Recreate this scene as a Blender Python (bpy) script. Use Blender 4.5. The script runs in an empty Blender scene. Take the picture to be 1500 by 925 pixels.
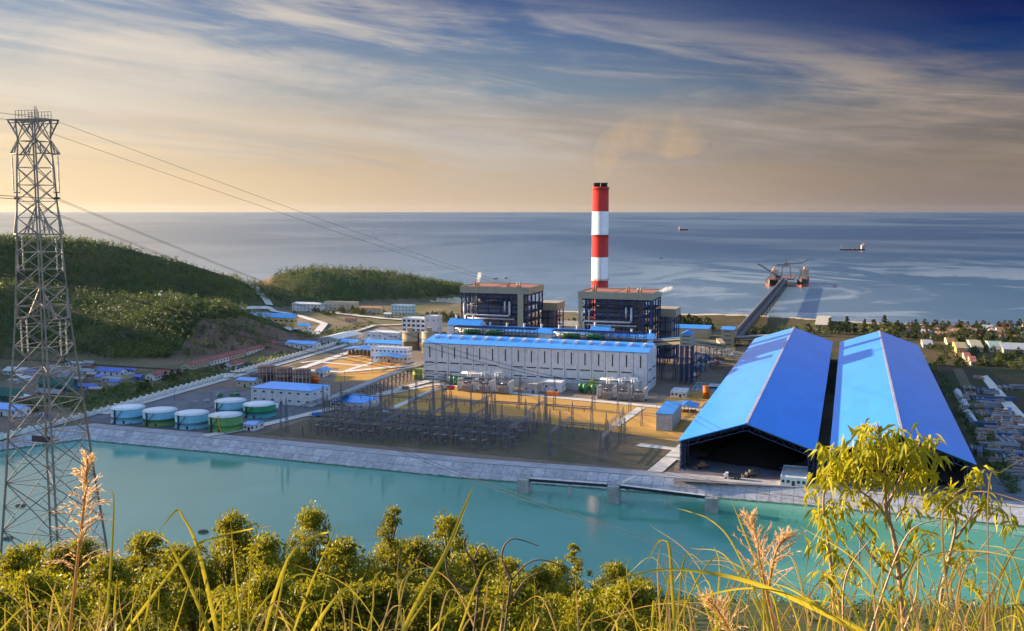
import bpy, bmesh, math, random
import numpy as np
from mathutils import Vector, Matrix
random.seed(7); rng = np.random.default_rng(7)
S = bpy.context.scene
C = S.collection
# ---------------------------------------------------------------- camera geometry
F, TH, H = 1464.0, math.radians(6.063), 120.0
ct, st = math.cos(TH), math.sin(TH)
def ray(px, py):
    a = (px-750)/F; b = -(py-462.5)/F
    return Vector((a, ct+b*st, -st+b*ct))
def G(px, py, z=0.0):                 # where a line of sight meets the level z
    d = ray(px, py); t = (z-H)/d.z
    return Vector((d.x*t, d.y*t, z))
def P(px, py, Y):                     # where it meets the vertical plane y = Y
    d = ray(px, py); t = Y/d.y
    return Vector((d.x*t, Y, H+d.z*t))
def ZT(p, py):
    b = -(py-462.5)/F
    return H + p.y*(b*ct-st)/(ct+b*st)
UA = math.radians(-18.7)              # the plant's own grid
U = Vector((math.cos(UA), math.sin(UA), 0)); V = Vector((-math.sin(UA), math.cos(UA), 0))
def along(A, D, px):
    a = (px-750)/F
    return (a*(A.y*ct+H*st)-A.x)/(D.x-a*D.y*ct)
SUN_AZ, SUN_EL = math.radians(66), math.radians(13.5)   # azimuth to the left of straight ahead
SD = Vector((-math.sin(SUN_AZ)*math.cos(SUN_EL), math.cos(SUN_AZ)*math.cos(SUN_EL), math.sin(SUN_EL)))
EXPO = 1.55
HAZE = 2.5e-6
# ---------------------------------------------------------------- materials
def lin(c): return tuple(((x/255)/12.92 if x/255 <= .04045 else ((x/255+.055)/1.055)**2.4) for x in c)
class NT:
    def __init__(s, tree): s.t = tree; s.L = tree.links.new
    def n(s, ty, ins=None, **props):
        o = s.t.nodes.new(ty)
        for k, v in props.items(): setattr(o, k, v)
        for k, v in (ins or {}).items(): s.put(o.inputs[k], v)
        return o
    def put(s, sock, v):
        if isinstance(v, bpy.types.NodeSocket): s.L(v, sock)
        elif isinstance(v, bpy.types.Node): s.L(v.outputs[0], sock)
        else:
            if sock.type == 'RGBA' and len(v) == 3: v = (*v, 1)
            sock.default_value = v
    def m(s, op, a, b=0.0, c=None, clamp=False):
        o = s.t.nodes.new('ShaderNodeMath'); o.operation = op; o.use_clamp = clamp
        s.put(o.inputs[0], a); s.put(o.inputs[1], b)
        if c is not None: s.put(o.inputs[2], c)
        return o.outputs[0]
    def ramp(s, f, stops, interp='LINEAR'):
        o = s.t.nodes.new('ShaderNodeValToRGB'); r = o.color_ramp; r.interpolation = interp
        while len(r.elements) < len(stops): r.elements.new(.5)
        for e, (p, c) in zip(r.elements, stops): e.position = p; e.color = (*c, 1) if len(c) == 3 else c
        s.put(o.inputs[0], f); return o.outputs[0]
    def mix(s, f, a, b, blend='MIX'):
        o = s.t.nodes.new('ShaderNodeMix'); o.data_type = 'RGBA'; o.blend_type = blend
        s.put(o.inputs[0], f); s.put(o.inputs[6], a); s.put(o.inputs[7], b); return o.outputs[2]
    def rng(s, v, a, b, c=0.0, d=1.0, smooth=True):
        o = s.t.nodes.new('ShaderNodeMapRange'); o.interpolation_type = 'SMOOTHSTEP' if smooth else 'LINEAR'
        for i, x in enumerate((v, a, b, c, d)): s.put(o.inputs[i], x)
        return o.outputs[0]
    def noise(s, vec, scale, detail=4, rough=.55, dist=0.0):
        return s.n('ShaderNodeTexNoise', {'Vector': vec, 'Scale': scale, 'Detail': detail, 'Roughness': rough, 'Distortion': dist}).outputs[0]
    def mapping(s, vec, scale=(1, 1, 1), rot=(0, 0, 0), loc=(0, 0, 0)):
        return s.n('ShaderNodeMapping', {'Vector': vec, 'Scale': scale, 'Rotation': rot, 'Location': loc}).outputs[0]
def newmat(name):
    m = bpy.data.materials.new(name); m.use_nodes = True
    for n in list(m.node_tree.nodes):
        if n.type != 'OUTPUT_MATERIAL': m.node_tree.nodes.remove(n)
    nt = NT(m.node_tree); out = m.node_tree.nodes['Material Output']
    return m, nt, out
MATS = {}
def M(name, col, rough=.65, metal=0.0, var=.18, scale=.35, spec=.4, rand=.1, streak=0.0):
    """painted / weathered surface: broad blotches, fine grain, rain streaks, and a tint of its own per copy"""
    if name in MATS: return MATS[name]
    m, nt, out = newmat(name)
    tc = nt.n('ShaderNodeTexCoord').outputs['Object']
    oi = nt.n('ShaderNodeObjectInfo').outputs['Random']
    n1 = nt.noise(tc, scale, 5, .6); n2 = nt.noise(tc, scale*9, 3, .6)
    f = nt.m('ADD', nt.m('MULTIPLY', n1, .7), nt.m('MULTIPLY', n2, .3))
    f = nt.rng(f, .35, .65)
    v = nt.m('ADD', nt.m('MULTIPLY', nt.m('SUBTRACT', f, .5), 2*var), 1.0)
    v = nt.m('ADD', v, nt.m('MULTIPLY', nt.m('SUBTRACT', oi, .5), 2*rand))
    if streak:
        sv = nt.mapping(tc, (1.2, 1.2, .06)); n3 = nt.rng(nt.noise(sv, 1.0, 3), .5, .75)
        v = nt.m('SUBTRACT', v, nt.m('MULTIPLY', n3, streak))
    hsv = nt.n('ShaderNodeHueSaturation', {'Color': col, 'Value': v})
    b = nt.n('ShaderNodeBsdfPrincipled', {'Base Color': hsv.outputs[0], 'Roughness': rough, 'Metallic': metal, 'Specular IOR Level': spec})
    nt.L(b.outputs[0], out.inputs[0]); MATS[name] = m; return m
def leafmat(name, dark, light, trans=.35, rough=.5, ns=.9, wts=(.5, .25, .25)):
    m, nt, out = newmat(name)
    g = nt.n('ShaderNodeNewGeometry'); r = g.outputs['Random Per Island']
    oi = nt.n('ShaderNodeObjectInfo').outputs['Random']
    n = nt.noise(nt.n('ShaderNodeTexCoord').outputs['Object'], ns, 4)
    f = nt.m('ADD', nt.m('MULTIPLY', r, wts[0]), nt.m('ADD', nt.m('MULTIPLY', nt.rng(n, .38, .62), wts[1]), nt.m('MULTIPLY', oi, wts[2])))
    col = nt.mix(f, dark, light)
    d = nt.n('ShaderNodeBsdfPrincipled', {'Base Color': col, 'Roughness': rough, 'Specular IOR Level': .3})
    t = nt.n('ShaderNodeBsdfTranslucent', {'Color': nt.mix(.45, col, (light[0]*1.6, light[1]*1.5, light[2]))})
    mx = nt.n('ShaderNodeMixShader', {0: trans, 1: d.outputs[0], 2: t.outputs[0]})
    nt.L(mx.outputs[0], out.inputs[0]); MATS[name] = m; return m
white = M('white_wall', (.72, .73, .76), .6, streak=.26, var=.09)
cream = M('cream_wall', (.5, .44, .33), .7, streak=.12, var=.08)
yellowwall = M('yellow_wall', (.62, .46, .2), .7, streak=.1, var=.08)
greywall = M('grey_wall', (.45, .46, .47), .7, streak=.15)
bluero = M('blue_roof', (.05, .28, .75), .25, var=.1, scale=.12, spec=.6, streak=0)
whitero = M('pale_roof', (.6, .62, .64), .6)
greyro = M('grey_roof', (.3, .31, .34), .7)
redro = M('red_roof', (.3, .1, .075), .75, var=.25, rand=.2)
orangero = M('orange_roof', (.3, .15, .08), .8, var=.25, rand=.4)
greenro = M('green_roof', (.04, .15, .13), .6)
villblue = M('village_blue_roof', (.04, .13, .5), .55)
glass = M('window_glass', (.03, .035, .045), .15, spec=.8, var=.1)
frame = M('window_frame', (.5, .5, .52), .5)
concrete = M('concrete', (.4, .39, .38), .85, var=.22, scale=.2)
palecon = M('pale_concrete', (.56, .53, .49), .85, var=.15, scale=.15)
darkcon = M('dark_paving', (.13, .135, .16), .85, var=.2, scale=.1)
steel = M('galvanised_steel', (.19, .2, .23), .5, .3, var=.15, scale=2)
pylonsteel = M('pylon_steel', (.3, .28, .26), .6, .35, var=.2, scale=.6)
darksteel = M('dark_steel', (.07, .075, .09), .5, .5, var=.15, scale=2)
bluesteel = M('blue_steel', (.03, .048, .13), .5, .1, var=.2, scale=.6)
deckdark = M('deck_grating', (.03, .035, .05), .7)
tan = M('tan_cladding', (.36, .31, .21), .65, var=.08, streak=.1)
redbrown = M('red_deck', (.33, .12, .08), .8, var=.15, scale=.1)
furn = M('furnace_casing', (.2, .21, .24), .55, .2, var=.3, scale=.2)
pipegrey = M('pipe_lagging', (.5, .5, .5), .4, .3)
redpaint = M('red_paint', (.5, .03, .02), .5, var=.1, streak=.08)
whitepaint = M('white_paint', (.8, .78, .74), .5, var=.05, streak=.08)
greenpaint = M('green_paint', (.04, .2, .07), .45, var=.12)
limepaint = M('lime_paint', (.35, .42, .05), .5)
orangepaint = M('orange_paint', (.7, .17, .015), .5)
yellowpaint = M('yellow_paint', (.7, .42, .04), .5)
tankblue = M('tank_pale_blue', (.22, .5, .62), .5, var=.1, streak=.15)
tankgreen = M('tank_green', (.12, .28, .09), .5, var=.12, streak=.1)
tankdeep = M('tank_deep_green', (.02, .25, .1), .5, var=.1)
tankteal = M('tank_teal', (.06, .3, .3), .5, var=.12, streak=.1)
tanktop = M('tank_lid_white', (.74, .77, .8), .5, var=.08)
rust = M('rusty_steel', (.28, .15, .1), .8, var=.35, scale=.25, streak=.2)
ceramic = M('insulator_brown', (.16, .07, .05), .3)
coal = M('coal', (.012, .012, .014), .9, var=.5, scale=.6)
sand = M('sand', (.45, .36, .25), .95, var=.2, scale=.05)
bark = M('bark', (.16, .11, .075), .9, var=.3, scale=3)
palebark = M('pale_bark', (.42, .27, .17), .8, var=.25, scale=20)
cableblack = M('cable', (.03, .03, .035), .8, 0)
tarp = M('white_tarp', (.5, .52, .55), .6, var=.1)
teal = M('teal_sheet', (.03, .42, .42), .5)
hullred = M('hull_red', (.34, .07, .04), .6, var=.2, scale=.1)
hullblack = M('hull_black', (.02, .02, .03), .5)
leafA = leafmat('leaf_acacia', (.01, .036, .005), (.37, .34, .016), .36, .5, .5, (.45, .2, .35))
leafU = leafmat('leaf_undergrowth', (.01, .026, .006), (.12, .13, .014), .2)
leafB = leafmat('leaf_forest', (.022, .068, .036), (.17, .215, .045), .12, .5, .022, (.4, .5, .1))
leafC = leafmat('leaf_casuarina', (.03, .05, .025), (.11, .12, .04), .2)
leafS = leafmat('leaf_sapling', (.09, .15, .012), (.56, .5, .03), .5)
bladeM = leafmat('grass_blade', (.16, .19, .02), (.55, .44, .05), .45)
dryM = leafmat('grass_dry', (.3, .19, .07), (.62, .42, .17), .35)
plumeM = leafmat('plume', (.55, .36, .18), (.85, .62, .38), .4)
# ---------------------------------------------------------------- mesh builder
class MB:
    def __init__(s): s.v = []; s.f = []; s.mi = []; s.sm = []
    def face(s, pts, m=0, sm=False):
        k = len(s.v); s.v += [tuple(p) for p in pts]; s.f.append(tuple(range(k, k+len(pts)))); s.mi.append(m); s.sm.append(sm)
    def hexa(s, p, m=0):              # 8 points: bottom ring then top ring
        k = len(s.v); s.v += [tuple(q) for q in p]
        for a in ((3, 2, 1, 0), (4, 5, 6, 7), (0, 1, 5, 4), (1, 2, 6, 5), (2, 3, 7, 6), (3, 0, 4, 7)):
            s.f.append(tuple(k+i for i in a)); s.mi.append(m); s.sm.append(False)
        return s
    def box(s, x0, y0, z0, x1, y1, z1, m=0):
        return s.hexa([(x0, y0, z0), (x1, y0, z0), (x1, y1, z0), (x0, y1, z0), (x0, y0, z1), (x1, y0, z1), (x1, y1, z1), (x0, y1, z1)], m)
    def bar(s, a, b, w, m=0, h=None):
        a = Vector(a); b = Vector(b); d = (b-a)
        if d.length < 1e-6: return s
        d.normalize(); up = Vector((0, 0, 1)) if abs(d.z) < .95 else Vector((0, 1, 0))
        x = d.cross(up).normalized()*(w/2); y = x.cross(d).normalized()*((h or w)/2)
        return s.hexa([a-x-y, a+x-y, a+x+y, a-x+y, b-x-y, b+x-y, b+x+y, b-x+y], m)
    def tube(s, pts, r, n=8, m=0, cap=True):
        pts = [Vector(p) for p in pts]; k0 = len(s.v); N = len(pts)
        rr = r if isinstance(r, (list, tuple)) else [r]*N
        px = None
        for i, p in enumerate(pts):
            d = (pts[min(i+1, N-1)]-pts[max(i-1, 0)]).normalized()
            if px is None:
                up = Vector((0, 0, 1)) if abs(d.z) < .9 else Vector((1, 0, 0)); px = d.cross(up).normalized()
            else: px = (px-d*px.dot(d)).normalized()
            py = d.cross(px)
            for j in range(n):
                a = 2*math.pi*j/n; s.v.append(tuple(p+(px*math.cos(a)+py*math.sin(a))*rr[i]))
        for i in range(N-1):
            for j in range(n):
                a = k0+i*n+j; b = k0+i*n+(j+1) % n
                s.f.append((a, b, b+n, a+n)); s.mi.append(m); s.sm.append(True)
        if cap:
            s.f.append(tuple(k0+j for j in reversed(range(n)))); s.mi.append(m); s.sm.append(False)
            s.f.append(tuple(k0+(N-1)*n+j for j in range(n))); s.mi.append(m); s.sm.append(False)
        return s
    def lathe(s, prof, x=0, y=0, n=32, ms=None):     # prof: (r, z) upwards
        k0 = len(s.v)
        for r, z in prof:
            for j in range(n):
                a = 2*math.pi*j/n; s.v.append((x+r*math.cos(a), y+r*math.sin(a), z))
        for i in range(len(prof)-1):
            for j in range(n):
                a = k0+i*n+j; b = k0+i*n+(j+1) % n
                s.f.append((a, b, b+n, a+n)); s.mi.append(ms[i] if ms else 0); s.sm.append(abs(prof[i+1][1]-prof[i][1]) > .3)
        s.f.append(tuple(k0+j for j in reversed(range(n)))); s.mi.append(ms[0] if ms else 0); s.sm.append(False)
        s.f.append(tuple(k0+(len(prof)-1)*n+j for j in range(n))); s.mi.append(ms[-1] if ms else 0); s.sm.append(False)
        return s
    def prism(s, poly, D, m=0):        # polygon (Vectors) extruded by vector D
        poly = [Vector(p) for p in poly]; D = Vector(D); n = len(poly); k = len(s.v)
        s.v += [tuple(p) for p in poly]+[tuple(p+D) for p in poly]
        s.f.append(tuple(k+i for i in reversed(range(n)))); s.f.append(tuple(k+n+i for i in range(n)))
        for i in range(n): s.f.append((k+i, k+(i+1) % n, k+n+(i+1) % n, k+n+i))
        s.mi += [m]*(n+2); s.sm += [False]*(n+2); return s
    def lattice(s, x, y, z0, z1, w0, w1, t, seg=6, m=0, spire=0):
        def c(k, i):
            f = k/seg; w = (w0+(w1-w0)*f)/2; z = z0+(z1-z0)*f
            return (x+(-w, w, w, -w)[i % 4], y+(-w, -w, w, w)[i % 4], z)
        for i in range(4): s.bar(c(0, i), c(seg, i), t, m)
        for k in range(seg):
            for i in range(4):
                a, b = (i, i+1) if k % 2 else (i+1, i)
                s.bar(c(k, a), c(k+1, b), t*.6, m)
        if spire: s.bar((x, y, z1), (x, y, z1+spire), t*.8, m)
        return s
def mkmesh(name, mb, mats):
    me = bpy.data.meshes.new(name); me.from_pydata(mb.v, [], mb.f); me.update()
    for m in (mats if isinstance(mats, (list, tuple)) else [mats]): me.materials.append(m)
    if len(me.polygons) == len(mb.f):
        me.polygons.foreach_set('material_index', mb.mi); me.polygons.foreach_set('use_smooth', mb.sm)
    return me
def obj(name, mb, mats, parent=None, loc=None):
    me = mb if isinstance(mb, bpy.types.Mesh) else mkmesh(name, mb, mats)
    o = bpy.data.objects.new(name, me); C.objects.link(o)
    if parent: o.parent = parent
    if loc is not None: o.location = loc
    return o
def tag(o, label=None, cat=None, group=None, kind=None):
    for k, v in (('label', label), ('category', cat), ('group', group), ('kind', kind)):
        if v: o[k] = v
    return o
def thing(name, label, cat, loc, rz=UA, group=None):
    o = bpy.data.objects.new(name, None); o.empty_display_size = .5; C.objects.link(o)
    o.location = loc; o.rotation_euler = (0, 0, rz); return tag(o, label, cat, group)
KIDS = {}
def kids(o): return [c for c in bpy.data.objects if c.parent == o]
def dup(root, loc, rz=None, label=None, group=None, scale=None):
    r = root.copy(); C.objects.link(r); r.location = loc
    if rz is not None: r.rotation_euler = (0, 0, rz)
    if scale is not None: r.scale = scale if isinstance(scale, tuple) else (scale,)*3
    if label: r['label'] = label
    if group: r['group'] = group
    if root.name not in KIDS: KIDS[root.name] = [(c, kids(c)) for c in kids(root)]
    for c, gs in KIDS[root.name]:
        d = c.copy(); C.objects.link(d); d.parent = r
        for g in gs:
            e = g.copy(); C.objects.link(e); e.parent = d
    return r
def struct(name, mb, mats): return tag(obj(name, mb, mats), kind='structure')
def bulk(name, verts, faces, mats, mi=None, smooth=False):      # numpy arrays -> mesh
    me = bpy.data.meshes.new(name); nv = len(verts); nf, k = faces.shape
    me.vertices.add(nv); me.vertices.foreach_set('co', verts.astype(np.float32).ravel())
    me.loops.add(nf*k); me.loops.foreach_set('vertex_index', faces.astype(np.int32).ravel())
    me.polygons.add(nf); me.polygons.foreach_set('loop_start', np.arange(0, nf*k, k, dtype=np.int32))
    me.polygons.foreach_set('loop_total', np.full(nf, k, dtype=np.int32))
    for m in (mats if isinstance(mats, (list, tuple)) else [mats]): me.materials.append(m)
    if mi is not None: me.polygons.foreach_set('material_index', mi.astype(np.int32))
    if smooth: me.polygons.foreach_set('use_smooth', np.ones(nf, dtype=bool))
    me.update(calc_edges=True); me.validate(); return me
# ---------------------------------------------------------------- terrain
_perm = rng.random((256, 256))
def vnoise(x, y):
    xi = np.floor(x).astype(int); yi = np.floor(y).astype(int); fx = x-xi; fy = y-yi
    fx = fx*fx*(3-2*fx); fy = fy*fy*(3-2*fy)
    g = lambda a, b: _perm[a % 256, b % 256]
    return (g(xi, yi)*(1-fx)+g(xi+1, yi)*fx)*(1-fy)+(g(xi, yi+1)*(1-fx)+g(xi+1, yi+1)*fx)*fy-.5
def fbm(x, y, s, o=4):
    r = 0; a = 1.0
    for i in range(o): r = r+a*vnoise(x/s+17*i, y/s+5*i); s /= 2.1; a *= .5
    return r
def ridge(X, Y, pts, wf, wb, base=-15.0):
    best = np.full(X.shape, base)
    for (a, b) in zip(pts[:-1], pts[1:]):
        ax, ay, ah = a; bx, by, bh = b; dx, dy = bx-ax, by-ay; L2 = dx*dx+dy*dy
        t = np.clip(((X-ax)*dx+(Y-ay)*dy)/L2, 0, 1)
        cx, cy = ax+t*dx, ay+t*dy; d = np.hypot(X-cx, Y-cy); h = ah+t*(bh-ah)
        w = np.where((Y-cy) < 0, wf, wb); s = np.clip(d/w, 0, 1)
        best = np.maximum(best, base+(h-base)*(.5+.5*np.cos(math.pi*s))**.8)
    return best
def RP(px, row, Y): p = P(px, row, Y); return (p.x, p.y, p.z)
SEA = -6.0
coast = [G(px, r, SEA) for px, r in ((2600, 500), (1800, 494), (1500, 489), (1300, 482), (1180, 474), (1075, 468), (970, 466), (800, 462), (690, 452), (655, 447))]
coast = [(2000, 1000)]+[(p.x, p.y) for p in coast]+[(-150, 1330), (-330, 1430), (-520, 1520), (-900, 1650), (-2500, 1900)]
cx_, cy_ = np.array(sorted(coast)).T
hill1 = [RP(-260, 318, 1250), RP(-120, 340, 1250), RP(0, 354, 1270), RP(60, 357, 1280), RP(130, 366, 1280), RP(200, 384, 1270), RP(260, 402, 1250), RP(308, 425, 1230), RP(338, 450, 1200)]
hill2 = [RP(-150, 385, 1010), RP(0, 412, 1000), RP(100, 434, 985), RP(200, 446, 960), RP(270, 456, 930), RP(285, 463, 918), RP(312, 486, 898), RP(340, 503, 876), RP(372, 517, 852)]
hill3 = [RP(364, 443, 1330), RP(402, 419, 1350), RP(465, 391, 1370), RP(555, 397, 1400), RP(620, 411, 1430), RP(672, 426, 1450), RP(690, 440, 1450)]
hill3b = [RP(655, 424, 1580), RP(690, 420, 1600), RP(705, 436, 1600)]
hill4 = [(-700, 250, 195), (-690, 480, 192), (-665, 700, 190), (-660, 812, 183), (-670, 860, 138), (-680, 918, 50)]
crest_px = [(-150, 664), (0, 641), (128, 626), (340, 645), (680, 678), (990, 701), (1200, 717), (1480, 743), (1750, 768)]
crest = [G(*c) for c in crest_px]
crx = np.array([p.x for p in crest]); cry = np.array([p.y for p in crest])
def bank_y(X): return np.interp(X, crx[2:], cry[2:])
def height(X, Y):
    yc = np.interp(X, cx_, cy_)
    z = np.clip((yc-Y)/45.0, -1, 0)*15.0+fbm(X, Y, 60, 3)*np.clip((Y-900)/150, 0, 1)*1.5
    z = np.maximum(z, -15)
    z = np.maximum(z, ridge(X, Y, hill1, 190, 260)); z = np.maximum(z, ridge(X, Y, hill2, 210, 60))
    z = np.maximum(z, ridge(X, Y, hill3, 180, 120)); z = np.maximum(z, ridge(X, Y, hill3b, 60, 60)); z = np.maximum(z, ridge(X, Y, hill4, 230, 300))
    rough = np.clip(z/20, 0, 1); z = z+fbm(X, Y, 90, 5)*14*rough
    # reservoir basin in front of the lined bank
    inb = (Y < bank_y(X)) & (X > crx[0]+(Y-cry[0])*(crx[2]-crx[0])/(cry[2]-cry[0])) & (z < 6)
    z = np.where(inb, -16.0, z)
    s = .387+.022*np.tanh(X/70)
    near = 118.3-s*np.maximum(Y, -60)-.0*X
    sm = lambda a, b: (lambda q: q*q*(3-2*q))(np.clip((Y-a)/(b-a), 0, 1))
    near = near-4.8*sm(5, 24)*(1-sm(85, 160))
    near = near+fbm(X, Y, 30, 3)*np.clip(Y/40, 0, 1)*2.2
    near = np.where(Y < 520, near, -20)
    return np.maximum(z, near)
def grid(x0, x1, y0, y1, st_):
    xs = np.arange(x0, x1+.1, st_); ys = np.arange(y0, y1+.1, st_); X, Y = np.meshgrid(xs, ys)
    n = len(xs); I = np.arange(len(ys)*n).reshape(len(ys), n)
    f = np.stack([I[:-1, :-1], I[:-1, 1:], I[1:, 1:], I[1:, :-1]], -1).reshape(-1, 4)
    return X, Y, f
def hz(x, y): return float(height(np.array([[x]]), np.array([[y]]))[0, 0])
def groundmat(name, cols, s1=.02, s2=.25, bump=.3):
    m, nt, out = newmat(name); pos = nt.n('ShaderNodeNewGeometry').outputs['Position']
    a = nt.noise(pos, s1, 6, .65, .6); b = nt.noise(pos, s2, 5, .7)
    f = nt.m('ADD', nt.m('MULTIPLY', a, .6), nt.m('MULTIPLY', b, .4))
    n = len(cols); col = nt.ramp(f, [(.3+.4*i/(n-1), c) for i, c in enumerate(cols)])
    bp = nt.n('ShaderNodeBump', {'Height': b, 'Strength': bump, 'Distance': .6})
    d = nt.n('ShaderNodeBsdfPrincipled', {'Base Color': col, 'Roughness': .95, 'Specular IOR Level': .15, 'Normal': bp.outputs[0]})
    nt.L(d.outputs[0], out.inputs[0]); return m
g_hill = groundmat('hill_ground', [(.05, .06, .02), (.04, .07, .022), (.09, .08, .04), (.16, .11, .07)])
g_plain = groundmat('plain_ground', [(.1, .085, .05), (.2, .15, .1), (.1, .1, .045), (.26, .2, .15)])
g_coast = groundmat('coast_ground', [(.025, .035, .014), (.045, .05, .02), (.1, .07, .035), (.04, .048, .02)])  # dark vegetation tone, with the shade right of the sheds also in the colour
g_bare = groundmat('bare_slope', [(.09, .07, .04), (.17, .105, .075), (.2, .13, .1), (.06, .065, .03)], .03)
X, Y, fc = grid(-1500, 1300, 246, 1760, 7)
Z = height(X, Y); Z = np.where(Y < 253, Z-.6, Z)
cz = Z.ravel()[fc].mean(1); cxm = X.ravel()[fc].mean(1); cym = Y.ravel()[fc].mean(1)
mi = np.where(cz > 4, 0, np.where(((cym > np.interp(cxm, cx_, cy_)-170) | (cxm > 205)) & (cxm > 150) & (cym > 420), 2, 1))
mi = np.where((cz < 1.5) & (np.interp(cxm, cx_, cy_)-cym < 16), 4, mi)
bare = (cz > 1.0) & (cxm > -275) & (cxm < -150) & (cym < 905) & (cym > 700) & (cz < 24)
bare |= (cz > 1) & (cxm > -352) & (cxm < -318) & (cym > 1295) & (cym < 1380)
mi = np.where(bare, 3, mi)
me = bulk('terrain', np.stack([X, Y, Z], -1).reshape(-1, 3), fc, [g_hill, g_plain, g_coast, g_bare, sand], mi, True)
tag(obj('terrain', me, None), kind='structure')
X, Y, fc = grid(-420, 420, -80, 252, 4)
me = bulk('hillside', np.stack([X, Y, height(X, Y)], -1).reshape(-1, 3), fc, [g_hill], None, True)
tag(obj('hillside', me, None), kind='structure')
# ---------------------------------------------------------------- water
def seamat():
    m, nt, out = newmat('sea_water'); pos = nt.n('ShaderNodeNewGeometry').outputs['Position']
    xyz = nt.n('ShaderNodeSeparateXYZ', {0: pos}).outputs
    w1 = nt.noise(nt.mapping(pos, (.09, .09, 1)), 1.0, 5, .65)
    w2 = nt.noise(nt.mapping(pos, (.012, .008, 1)), 1.0, 4, .6)
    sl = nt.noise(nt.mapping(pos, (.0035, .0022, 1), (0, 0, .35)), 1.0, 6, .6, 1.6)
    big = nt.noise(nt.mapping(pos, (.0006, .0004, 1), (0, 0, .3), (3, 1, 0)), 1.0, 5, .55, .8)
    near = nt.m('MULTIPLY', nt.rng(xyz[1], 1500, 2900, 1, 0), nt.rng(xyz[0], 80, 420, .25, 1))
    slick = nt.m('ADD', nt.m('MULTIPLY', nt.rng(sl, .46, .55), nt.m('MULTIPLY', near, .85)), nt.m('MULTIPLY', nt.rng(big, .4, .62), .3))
    h = nt.m('ADD', nt.m('MULTIPLY', w1, .5), nt.m('MULTIPLY', w2, 1.2))
    calm = nt.rng(nt.m('DIVIDE', xyz[0], xyz[1]), .1, -.5)
    bp = nt.n('ShaderNodeBump', {'Height': h, 'Strength': nt.m('SUBTRACT', .3, nt.m('MULTIPLY', calm, .24)), 'Distance': 3.0})
    inshore = nt.rng(xyz[1], 900, 3600, 1, 0)  # base colour turns paler towards the shore
    col = nt.mix(slick, nt.mix(inshore, (.006, .044, .105), (.045, .115, .19)), (.27, .35, .42))
    b = nt.n('ShaderNodeBsdfPrincipled', {'Base Color': col, 'Roughness': nt.m('SUBTRACT', nt.m('SUBTRACT', .33, nt.m('MULTIPLY', slick, .08)), nt.m('MULTIPLY', calm, .14)), 'IOR': 1.6, 'Specular IOR Level': .5, 'Normal': bp.outputs[0]})
    nt.L(b.outputs[0], out.inputs[0]); return m
mb = MB(); ys = [600, 1000, 1600, 3000, 8000, 20000, 45000]
for a, b in zip(ys[:-1], ys[1:]):
    for x0, x1 in ((-60000, -3000), (-3000, 0), (0, 3000), (3000, 60000)):
        mb.face([(x0, a, SEA), (x1, a, SEA), (x1, b, SEA), (x0, b, SEA)])
struct('sea', mb, seamat())
WL = -5.5
def reservoirmat():
    m, nt, out = newmat('reservoir_water'); pos = nt.n('ShaderNodeNewGeometry').outputs['Position']
    w = nt.noise(nt.mapping(pos, (.5, 1.0, 1)), 1.0, 4, .6); c = nt.noise(pos, .012, 4, .5, .4)
    foam = nt.rng(nt.noise(nt.mapping(pos, (.05, .07, 1)), 1.0, 6, .7, .5), .66, .76)
    col = nt.mix(nt.rng(c, .35, .65), (.085, .3, .215), (.115, .35, .265))
    col = nt.mix(nt.m('MULTIPLY', foam, .5), col, (.4, .5, .5))
    bp = nt.n('ShaderNodeBump', {'Height': w, 'Strength': .07, 'Distance': .25})
    b = nt.n('ShaderNodeBsdfPrincipled', {'Base Color': col, 'Roughness': .09, 'IOR': 1.5, 'Normal': bp.outputs[0]})
    nt.L(b.outputs[0], out.inputs[0]); return m
mb = MB(); far = [c+V*2 for c in crest]
mb.face([(-520, 250, WL), (460, 250, WL)]+[(p.x, p.y-3, WL) for p in reversed(far)])
struct('water', mb, reservoirmat())
# lined bank: panels of concrete laid down the slope
bankm = [M('bank_panel_a', (.47, .46, .49), .85, var=.2, scale=.5), M('bank_panel_b', (.53, .52, .55), .85, var=.2, scale=.5), M('bank_panel_c', (.42, .41, .44), .85, var=.2, scale=.5), M('bank_joint', (.27, .26, .27), .9)]
mb = MB(); WB = 13.3; DROP = 8.6
ins = []
for i, p in enumerate(crest):
    d = (crest[min(i+1, len(crest)-1)]-crest[max(i-1, 0)]).normalized(); ins.append(Vector((d.y, -d.x, 0)))
for i in range(len(crest)-1):
    a, b = crest[i], crest[i+1]; na, nb = ins[i], ins[i+1]; n = max(2, int((b-a).length/5.0))
    def at(f, g, lift=0):
        p = a.lerp(b, f); q = na.lerp(nb, f).normalized()
        return p+q*(WB*g)+Vector((0, 0, .12-DROP*g+lift))
    mb.face([at(0, 0, -.06), at(0, 1, -.06), at(1, 1, -.06), at(1, 0, -.06)], 3)
    for k in range(n):
        for r_ in range(3):
            e = .02; f0, f1 = (k+e)/n, (k+1-e)/n; g0, g1 = r_/3+.008, (r_+1)/3-.008; j = random.uniform(0, .04)
            mb.face([at(f0, g0, j), at(f0, g1, j), at(f1, g1, j), at(f1, g0, j)], random.choice((0, 0, 1, 1, 2)))
for i in range(len(crest)-1):
    for k in range(40):
        def at2(f, g):
            p = crest[i].lerp(crest[i+1], f); q = ins[i].lerp(ins[i+1], f).normalized(); return p+q*(WB*g)+Vector((0, 0, .2-DROP*g))
        g0 = .595+random.uniform(-.012, .012); mb.face([at2(k/40, g0), at2(k/40, .75), at2((k+1)/40, .75), at2((k+1)/40, g0)], 4)
struct('concrete_bank', mb, bankm+[M('waterline_stain', (.07, .17, .11), .8, var=.35, scale=.4)])
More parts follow.
